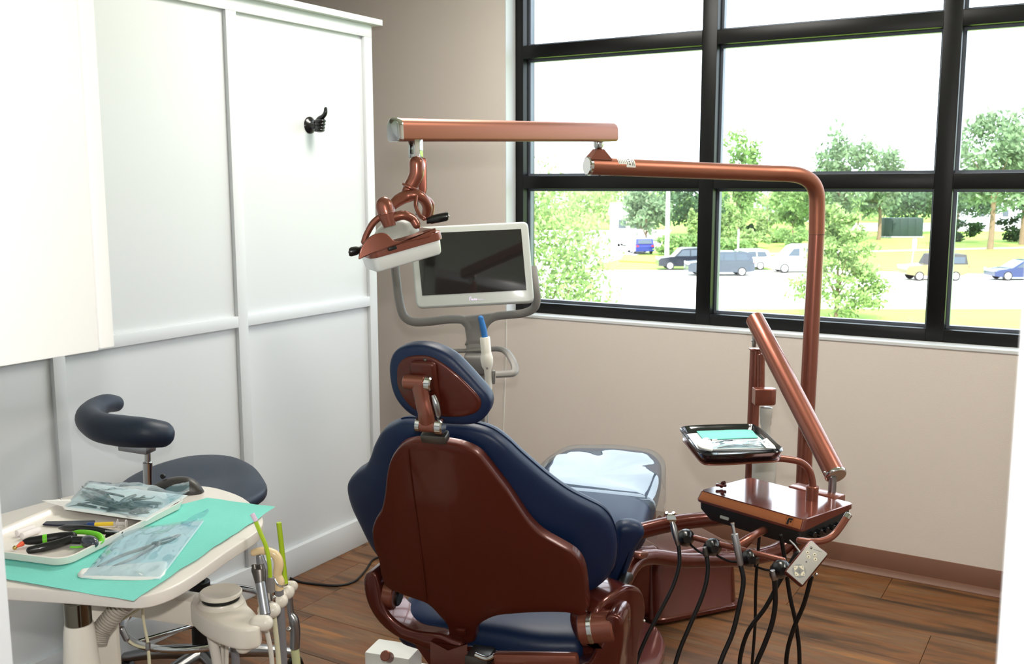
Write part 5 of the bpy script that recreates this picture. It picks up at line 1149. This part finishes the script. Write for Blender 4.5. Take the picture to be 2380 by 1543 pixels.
# mouse
mc_ = pz(408, 1142, ZW); t = thing('computer_mouse', 'black and charcoal computer mouse at the back edge of worktop', 'computer mouse', mc_)
ml = (pz(470, 1142, ZW) - pz(346, 1134, ZW)); mL = ml.length; ml.normalize(); ms = Z.cross(ml).normalized()
g = G(); rings = []
for k in range(17):
    tt = k / 16; x = (tt - .5) * mL; s_ = max(.03, math.sin(pi * min(max(tt, .015), .985)) ** .45); hgt = (.020 + .026 * tt ** .8 * (1 if tt < .72 else 1 - ((tt - .72) / .28) ** 2 * .35)) * s_; wd_ = .031 * s_
    rings.append([mc_ + ml * x + ms * (wd_ * math.cos(a)) + Z * (max(0, hgt * math.sin(a)) ) for a in [pi * j / 14 for j in range(15)]])
g.loft(rings); mk('shell', g, mat('mouse_charcoal', (52, 48, 46), .4), t, ang=60)
g = G(); rings = []
for k in range(9):
    tt = .06 + k / 8 * .5; x = (tt - .5) * mL; s_ = max(.03, math.sin(pi * tt) ** .45); hgt = (.020 + .026 * tt ** .8) * s_ * .93; wd_ = .031 * s_ + .0012
    rings.append([mc_ + ml * x - ms * (wd_ * math.cos(a)) + Z * (hgt * math.sin(a)) for a in [(-.0 + 1.15 * j / 8) for j in range(9)]])
i0 = G(); i0.loft([[p for p in r] for r in rings], False, False, closed=False); mk('gloss_side', i0, BLK, t, ang=60)
g = G(); q = mc_ + ml * (-.22 * mL) + Z * .0345; g.cyl(q - ms * .003, q + ms * .003, .006, n=14); mk('wheel', g, BLKM, t)

# ---------------------------------------------------------------- floor things: power cord, outlet box
pc_ = [pz(x, y, .005) for x, y in ((655, 1330), (690, 1350), (740, 1358), (790, 1360), (825, 1350), (850, 1325), (868, 1300), (900, 1290), (960, 1285))]
g = G(); g.cap_tube(pc_, .0045, 10); solo('power_cord', g, BLKM, 'black power cord curving over the wood floor behind the dental chair', 'cord', pz(740, 1358, 0))
ob = pd(915, 1540, 2.93); ob = V((ob.x, ob.y, 0))
t = thing('junction_box', 'white floor junction box with a copper valve knob under the chair', 'utility box', ob)
g = G(); g.rbox(ob + Z * .09, (.15, .10, .18), (CR, CF, Z), .006); mk('box', g, WPLAS, t); g = G(); g.rbox(ob + Z * .07 - CF * .06 - CR * .03, (.08, .06, .12), (CR, CF, Z), .006); g.rbox(ob + Z * .06 + CR * .02 + CF * .02, (.2, .10, .10), (CR, CF, Z), .004); mk('side_box', g, WPLAS, t)
g = G(); q = pd(905, 1528, 2.84); g.cyl(q, q - CF * .03 + Z * .02, .016, n=20); mk('valve_knob', g, COPPER, t)

# ---------------------------------------------------------------- outdoors, one storey below
GZ = -5.1
GRASS = mat('lawn_grass', (128, 158, 58), .95, noise_amt=.25, nscale=.35)
ROAD = mat('pale_concrete', (212, 208, 198), .9, noise_amt=.06, nscale=.5)
def gd(x, D, z=GZ): p = HF * D + HR * ((x - 1190) / F_PX * D * 1.0); return V((p.x, p.y, z))
ext = struct('ground')
g = G(); 
g.rbox(HF * 150 + Z * (GZ - .5), (500, 290, 1.0), (HR, HF, Z), 0); mk('lawn', g, GRASS, ext, smooth=False)
def strip(name, pts, m, z): g = G(); g.slab(pts, Z, z, .001, 1); return mk(name, g, m, ext, smooth=False)
strip('road', [gd(-900, 54), gd(4600, 54), gd(4600, 74), gd(2400, 74), gd(1900, 79), gd(1300, 79), gd(-900, 79)], ROAD, .03)
strip('driveway', [gd(700, 78), gd(1330, 78), gd(1530, 105), gd(1560, 150), gd(1000, 150)], ROAD, .035)
strip('footpath', [gd(1700, 96), gd(2700, 112), gd(2700, 113.6), gd(1700, 97.2)], ROAD, .03)
strip('car_park', [gd(1940, 145), gd(2700, 145), gd(2700, 175), gd(1940, 175)], ROAD, .03)
strip('curb_island', [gd(1440, 88), gd(1530, 86), gd(1530, 92), gd(1450, 96)], GRASS, .12)
BARK = mat('tree_bark', (120, 100, 80), .9, noise_amt=.2, nscale=3)
def leafmat(name, rgb, tr=.45):
    m = bpy.data.materials.new(name); m.use_nodes = True; nt = m.node_tree; nt.nodes.clear(); N = nt.nodes.new
    o = N('ShaderNodeOutputMaterial'); d = N('ShaderNodeBsdfDiffuse'); t = N('ShaderNodeBsdfTranslucent'); mx = N('ShaderNodeMixShader'); mx.inputs[0].default_value = tr
    c = lin(rgb); ge = N('ShaderNodeNewGeometry'); r = N('ShaderNodeMapRange'); r.inputs[3].default_value = .55; r.inputs[4].default_value = 1.45
    s = N('ShaderNodeVectorMath'); s.operation = 'SCALE'; s.inputs[0].default_value = c
    nt.links.new(ge.outputs['Random Per Island'], r.inputs[0]); nt.links.new(r.outputs[0], s.inputs['Scale']); nt.links.new(s.outputs[0], d.inputs[0]); nt.links.new(s.outputs[0], t.inputs[0])
    nt.links.new(d.outputs[0], mx.inputs[1]); nt.links.new(t.outputs[0], mx.inputs[2]); nt.links.new(mx.outputs[0], o.inputs[0]); return m
LF = {'green': leafmat('leaf_green', (128, 156, 96)), 'dark': leafmat('leaf_dark', (82, 106, 78)), 'yellow': leafmat('leaf_yellow_green', (146, 168, 110)), 'blue': leafmat('leaf_blue_green', (124, 146, 112)), 'hedge': leafmat('leaf_hedge', (40, 62, 36), .2)}
rnd = random.Random(4)
def leaves(g, c, rad, n, size, clump=.32, nc=None, hollow=.55):
    nc = nc or max(10, n // 60); cs = []
    while len(cs) < nc:
        p = V((rnd.uniform(-1, 1), rnd.uniform(-1, 1), rnd.uniform(-1, 1)))
        if p.length < 1 and p.length > hollow * rnd.random(): cs.append(p * .92)
    for i in range(n):
        k = cs[i % nc]; q = V((rnd.gauss(0, 1), rnd.gauss(0, 1), rnd.gauss(0, 1))).normalized() * clump * rnd.random() ** .5
        p = k + q; p = V((c[0] + p.x * rad[0], c[1] + p.y * rad[1], c[2] + p.z * rad[2]))
        a = V((rnd.gauss(0, 1), rnd.gauss(0, 1), rnd.gauss(0, 1))).normalized(); b = a.cross(V((rnd.gauss(0, 1), rnd.gauss(0, 1), rnd.gauss(0, 1)))).normalized(); s = size * rnd.uniform(.6, 1.3)
        j = len(g.v); g.v += [p - a * s, p + b * s * .5, p + a * s, p - b * s * .5]; g.f.append((j, j + 1, j + 2, j + 3))
def tree(name, label, base, H, rx, trunk, n, leaf, col, group=None, cone=0, low=None, rz=None, category='tree'):
    t = thing(name, label, category, base, group)
    if trunk:
        g = G(); th = H * trunk; tr_ = max(.05, H * .02)
        g.tube([base, base + Z * th * .5 + HR * .05, base + Z * (th + (H - th) * .5)], [tr_ * 1.2, tr_, tr_ * .3], 8)
        for k in range(5):
            an = k * 1.3; e = base + Z * (th + (H - th) * .45) + V((math.cos(an), math.sin(an), 0)) * rx * .6; g.tube([base + Z * th * .85, base + Z * (th * 1.1) + (e - base - Z * th) * .3, e], [tr_ * .5, tr_ * .35, .02], 6)
        mk('trunk', g, BARK, t)
    z0 = H * (low if low is not None else trunk * .8); g = G()
    if cone:
        for k in range(6):
            q = k / 6; leaves(g, (base.x, base.y, base.z + z0 + (H - z0) * (q + .08)), (rx * (1 - q ** 1.5 * .8), rx * (1 - q ** 1.5 * .8), (H - z0) / 5), n // 6, leaf)
    else:
        leaves(g, (base.x, base.y, base.z + (z0 + H) / 2), (rx, rx, (H - z0) / 2), n, leaf)
    mk('foliage', g, LF[col], t, smooth=False); return t
def hpx(y, D): return 1.6 + (429.5 - y) / F_PX * D - GZ      # height above the ground of image row y at distance D
# near trees
b = gd(1215, 23); tree('street_tree', 'large pale leafy tree close outside the left window pane', b, hpx(380, 23), 2.1, .3, 12000, .075, 'yellow', low=.33)
b = gd(1948, 50); tree('sapling', 'small young tree on near lawn seen right of the copper pole', b, hpx(492, 50), 2.45, .22, 6500, .13, 'yellow', cone=1, low=.13)
# row of park trees, far side of the road
rows_ = [(1716, 112, 298, 2.5, 'green', 'tall airy tree just right of the thick window mullion', .25, 1700),
 (1900, 125, 395, 3.6, 'green', 'round low tree between the mullion and the copper pole', .2, 1700),
 (1955, 118, 298, 3.6, 'blue', 'tallest tree behind the copper pole, pointed crown', .3, 2600),
 (2040, 122, 335, 3.0, 'blue', 'shorter tree leaning on the tallest one, right of copper pole', .3, 1800),
 (2120, 140, 425, 5.5, 'dark', 'broad dark tree above the green utility enclosure', .3, 2400),
 (2300, 104, 262, 4.6, 'blue', 'big round blue-green tree in the right-hand window pane', .36, 3600),
 (2372, 112, 285, 3.6, 'dark', 'dark tree at the right edge of photo', .35, 2200),
 (1500, 120, 436, 3.0, 'blue', 'blue-green pine behind the parked white pickup', .12, 2200),
 (1600, 135, 415, 5.0, 'dark', 'dark tree behind the white light pole', .25, 2200),
 (1420, 150, 425, 7.0, 'yellow', 'yellow-green tree behind the large leafy tree', .1, 2400),
 (1330, 186, 405, 9.0, 'yellow', 'wide yellowish tree farthest left behind the driveway', .1, 2400),
 (1780, 150, 432, 8.0, 'yellow', 'wide yellow-green tree behind the white van', .1, 3000),
 (1840, 134, 425, 3.0, 'green', 'feathery tree directly left of the copper pole bend', .2, 1800),
 (1990, 168, 430, 7.0, 'green', 'green tree behind the young sapling', .15, 2400),
 (2220, 150, 430, 7.0, 'dark', 'dark tree band behind the right mullion', .3, 2600)]
rows_ += [(1660, 182, 432, 7, 'yellow', 'hazy yellow tree mass behind the thick mullion', .05, 2400),
 (1900, 205, 434, 8, 'green', 'green tree mass far behind the copper pole', .05, 2600),
 (2070, 186, 432, 8, 'blue', 'blue-green tree mass far behind the utility enclosure', .12, 2600),
 (2180, 204, 428, 6, 'blue', 'hazy tree mass behind the right mullion, far off', .2, 2400),
 (2290, 187, 432, 7, 'green', 'far green tree mass seen under the big round tree', .25, 2400),
 (2400, 206, 430, 7, 'blue', 'far tree mass at right edge of the photo', .2, 2400),
 (1560, 204, 430, 6, 'green', 'far green tree mass left of the light pole', .05, 2200)]
for x, D, y, rx, c, l_, tk, n in rows_:
    tree('park_tree', l_, gd(x, D), hpx(y, D), rx, tk, n, .34, c, 'park trees across the road')
for x, D, y, rx, l_ in ((1607, 116, 490, .9, 'first yellow-green columnar cypress from the left, beside light pole'), (1622, 120, 494, .9, 'second yellow-green columnar cypress, behind the thick mullion'), (1677, 117, 498, .8, 'third columnar cypress, just right of the thick mullion'), (1693, 114, 494, .9, 'fourth columnar cypress from the left'), (1713, 109, 492, 1.2, 'fifth and widest columnar cypress, above the juniper'), (1765, 120, 505, .8, 'last small columnar cypress before the round bushes')):
    tree('cypress', l_, gd(x, D), hpx(y, D), rx, 0, 800, .22, 'yellow', 'columnar cypresses', cone=1, low=.02, category='shrub')
for x, D, y, rx, c, l_ in ((1800, 117, 529, 1.6, 'yellow', 'round clipped bush left of the copper pole'), (1850, 109, 526, 2.2, 'green', 'second round bush, against the copper pole'), (1750, 107, 533, 1.6, 'yellow', 'low flowering bush beside the cypresses'), (1690, 92, 552, 2.2, 'green', 'spreading juniper behind the grey estate car'), (1560, 97, 545, 1.8, 'green', 'clipped hedge bush right of the light pole'), (1608, 102, 546, 1.4, 'green', 'clipped hedge bush touching the thick mullion'), (1742, 118, 520, .6, 'hedge', 'tiny dark round bush among cypresses'), (2242, 118, 508, 2.3, 'hedge', 'dark spreading yew in the right pane, left of tree trunk'), (2358, 118, 505, 2.6, 'hedge', 'dark clipped yew in the right pane, right of tree trunk')):
    tree('bush', l_, gd(x, D), hpx(y, D), rx, 0, 1300, .2, c, 'bushes across the road', low=0, category='bush')

# cars
def car(name, label, cat_, x, D, L, H, Wd, col, shape, rot=0, metal=.3, glass=(60, 70, 80)):
    base = gd(x, D, GZ + .03); t = thing(name, label, cat_, base)
    ca, sa = math.cos(rot), math.sin(rot); ux = HR * ca + HF * sa; uy = HF * ca - HR * sa
    P = lambda a, b, z: base + ux * (a * L) + uy * (b * Wd) + Z * (z * H)
    paint = mat('paint_%d_%d_%d' % col, col, .25, metal=metal, coat=.6); gl = mat('car_glass_%d' % glass[0], glass, .08, coat=.3); tyre = mat('tyre', (30, 30, 32), .7); rim = mat('wheel_rim', (215, 215, 215), .3, metal=.3)
    low_, cabin, sides = shape
    g = G()
    def body_(prof, w0, w1, zt):
        rings = []
        for b, k in ((-.5, .97), (-.47, 1), (.47, 1), (.5, .97)):
            rings.append([P(a * k, b * (w0 if z < zt else w1 + (w0 - w1) * 0), z) for a, z in prof])
        g.loft(rings)
    body_(low_, 1, 1, .5); mk('body', g, paint, t, ang=30)
    g = G(); rings = []
    for b, k in ((-.5, .99), (-.44, 1), (.44, 1), (.5, .99)): rings.append([P(a, b * (.98 - .22 * max(0, (z - .55))), z) for a, z in cabin])
    g.loft(rings); mk('roof', g, mat('soft_top', (60, 58, 58), .8) if name == 'off_road_car' else paint, t, ang=30)
    for poly in sides:
        for sgn in (-1, 1):
            g = G(); g.slab([P(a, sgn * .5 * (.985 - .22 * max(0, (z - .55))), z) for a, z in poly], uy * sgn, .012, .002, 1); mk('window', g, gl, t, smooth=False)
    if shape is not SEDs and shape is not PICKs:
        g = G(); ea = cabin[-1][0]; eb = cabin[-2][0]
        g.slab([P(ea - .002, -.38, .66), P(ea - .002, .38, .66), P(eb + (ea - eb) * .2, .34, .9), P(eb + (ea - eb) * .2, -.34, .9)], ux, .04, .005, 1); mk('rear_window', g, gl, t, smooth=False)
    wr = .34 if H < 1.9 else .37
    ends = [min(a for a, z in low_), max(a for a, z in low_)]
    for a in (ends[0] + .9 / L, ends[1] - .95 / L):
        for sgn in (-1, 1):
            c = base + ux * (a * L) + uy * (sgn * (Wd / 2 - .1)) + Z * wr; g = G(); g.cyl(c - uy * .11, c + uy * .11, wr, n=20, b=.03); wh = mk('wheel', g, tyre, t)
            g = G(); g.cyl(c + uy * sgn * .10, c + uy * sgn * .13, wr * .68, n=16, b=.01); mk('rim', g, rim, wh)
    for a, m_, c_ in ((ends[1], 'tail_light', (190, 40, 36)), (ends[0], 'headlight', (235, 235, 230))):
        for sgn in (-1, 1):
            g = G(); g.rbox(P(a * .985, sgn * .40, .52), (.1, .22, .16), (ux, uy, Z), .02); mk(m_, g, mat(m_, c_, .2), t)
    return t
SUVs = ([(-.5, .18), (-.5, .46), (-.46, .55), (-.30, .60), (-.22, .62), (.46, .62), (.5, .5), (.5, .2), (.38, .16), (-.38, .16)],
        [(-.24, .60), (-.12, .94), (-.06, .99), (.34, 1.0), (.42, .95), (.48, .60)],
        [[(-.18, .64), (-.10, .90), (.02, .91), (.02, .64)], [(.04, .64), (.04, .91), (.19, .91), (.20, .64)], [(.22, .64), (.21, .91), (.36, .90), (.41, .66)]])
SEDs = ([(-.5, .22), (-.5, .42), (-.44, .52), (-.28, .60), (-.2, .62), (.4, .64), (.5, .58), (.5, .25), (.38, .18), (-.38, .18)],
        [(-.24, .60), (-.06, .96), (.02, 1.0), (.18, .99), (.38, .64)],
        [[(-.17, .64), (-.04, .91), (.06, .93), (.06, .64)], [(.08, .64), (.08, .93), (.17, .92), (.3, .67)]])
VANs = ([(-.5, .15), (-.5, .40), (-.46, .50), (-.34, .58), (-.3, .6), (.5, .6), (.5, .15), (.38, .12), (-.38, .12)],
        [(-.34, .56), (-.22, .92), (-.14, .99), (.44, 1.0), (.5, .92), (.5, .56)],
        [[(-.29, .60), (-.2, .86), (-.11, .88), (-.11, .60)], [(-.02, .62), (-.02, .88), (.12, .88), (.12, .62)]])
JEEPs = ([(-.5, .25), (-.5, .42), (-.46, .56), (-.2, .60), (-.16, .62), (.46, .62), (.47, .3), (.38, .2), (-.38, .2)],
        [(-.17, .6), (-.10, .97), (-.06, 1.0), (.42, .99), (.45, .6)],
        [[(-.10, .64), (-.06, .92), (.1, .92), (.1, .64)], [(.2, .66), (.2, .90), (.4, .9), (.4, .66)]])
PICKs = ([(-.5, .2), (-.5, .45), (-.46, .55), (-.26, .6), (.5, .6), (.5, .2), (.4, .18), (-.4, .18)],
        [(-.24, .58), (-.12, .95), (.06, 1.0), (.12, .98), (.15, .58)],
        [[(-.16, .62), (-.08, .9), (.0, .92), (.0, .62)], [(.02, .62), (.02, .92), (.1, .9), (.11, .62)]])
car('dark_suv', 'dark navy car at the kerb behind light pole, left of the thick mullion', 'car', 1596, 80, 4.7, 1.72, 1.9, (28, 33, 44), SUVs)
car('estate_car', 'grey-blue estate car with tinted windows just right of the thick mullion', 'car', 1672, 74.5, 4.9, 1.8, 1.95, (58, 66, 78), SUVs)
car('white_car', 'pale white car partly hidden behind the grey estate car', 'car', 1728, 79.8, 4.2, 1.6, 1.85, (226, 226, 224), SUVs, metal=0)
car('white_van', 'white passenger van behind the copper pole, left of the sapling', 'van', 1868, 77, 5.2, 2.15, 2.0, (232, 232, 230), VANs, metal=0)
car('off_road_car', 'tan boxy off-road car with black soft top, cut by the right mullion', 'car', 2172, 70.5, 4.5, 1.85, 1.85, (112, 106, 72), JEEPs, metal=.1)
car('blue_saloon', 'blue saloon car at the right edge of the photo', 'car', 2376, 70.5, 4.5, 1.42, 1.8, (32, 48, 92), SEDs)
car('pickup_truck', 'white pickup truck parked far off beside the blue car', 'pickup', 1460, 111, 4.6, 1.85, 2.0, (228, 230, 232), PICKs, rot=1.35, metal=0)
car('blue_hatchback', 'bright blue car seen from behind next to the white pickup', 'car', 1487, 99, 4.2, 1.55, 1.85, (30, 38, 130), SUVs, rot=-1.45)
j = gd(2243, 70.5, GZ + 1.0)
# posts, pole, buildings
def post(name, label, category, x, D, y1, w_, m, top=None):
    b = gd(x, D); g = G(); g.cyl(b, b + Z * hpx(y1, D), w_, w_ * .7, n=12); solo(name, g, m, label, category, b)
WM = mat('post_white', (228, 228, 226), .5)
post('light_pole', 'tall white light pole in front of dark navy car', 'light pole', 1550, 82, 360, .19, WM)
post('marker_post', 'short white post behind the grey estate car', 'post', 1715, 84, 532, .09, WM)
b = gd(2118, 76); t = thing('road_sign', 'thin leaning sign post with narrow white plate, right of sapling', 'road sign', b)
g = G(); g.cyl(b, b + Z * 2.2 + HR * .2, .035, n=8); mk('post', g, WM, t); g = G(); g.rbox(b + Z * 2.25 + HR * .2, (.3, .04, .75), (HR, HF, Z), .02); mk('plate', g, WM, t)
b = gd(2090, 128); t = thing('utility_enclosure', 'dark green utility enclosure under the trees across the lawn', 'enclosure', b)
g = G(); g.rbox(b + Z * 1.25, (4.9, 2, 2.5), (HR, HF, Z), .05); mk('body', g, mat('enclosure_green', (34, 52, 46), .6), t)
for i in range(5):
    g = G(); g.rbox(b + Z * 1.3 + HR * (-1.95 + i * .97) - HF * 1.02, (.9, .05, 2.2), (HR, HF, Z), .02); mk('panel', g, mat('enclosure_green', (34, 52, 46), .6), t)
g = G(); g.rbox(b + Z * .1, (5.1, 2.2, .2), (HR, HF, Z), .02); mk('plinth', g, mat('concrete_grey', (150, 150, 146), .8), t)
def house(label, x, D, w_, h_, m):
    b = gd(x, D); t = thing('house', label, 'building', b)
    g = G(); g.rbox(b + Z * h_ / 2, (w_, 6, h_), (HR, HF, Z), .02); mk('wall', g, m, t)
    g = G(); g.loft([[b + HR * s * (w_ / 2 + .3) + HF * f + Z * z for f, z in ((-3.4, h_), (0, h_ + 1.6), (3.4, h_), (3.4, h_ - .15), (-3.4, h_ - .15))] for s in (-1, 1)]); mk('roof', g, mat('roof_grey', (150, 150, 150), .8), t, ang=20)
    for i in range(3):
        g = G(); g.rbox(b + Z * h_ * .6 + HR * (-.3 + i * .3) * w_ - HF * 3.02, (1.0, .06, 1.1), (HR, HF, Z), .01); mk('window', g, mat('house_window', (70, 78, 86), .15), t)
        g = G(); g.rbox(b + Z * (h_ * .6 - .6) + HR * (-.3 + i * .3) * w_ - HF * 3.06, (1.2, .12, .08), (HR, HF, Z), .01); mk('sill', g, mat('post_white', (228, 228, 226), .5), t)
house('small white house behind the parked white pickup', 1466, 133, 5.0, 2.8, mat('house_white', (232, 228, 220), .8))
house('low white building glimpsed between trunks in the right pane', 2310, 169, 13, 3.2, mat('house_pale', (214, 220, 226), .8))
house('pale building seen between the trees above blue saloon car', 1840, 185, 10, 3.0, mat('house_blue', (176, 186, 196), .8))
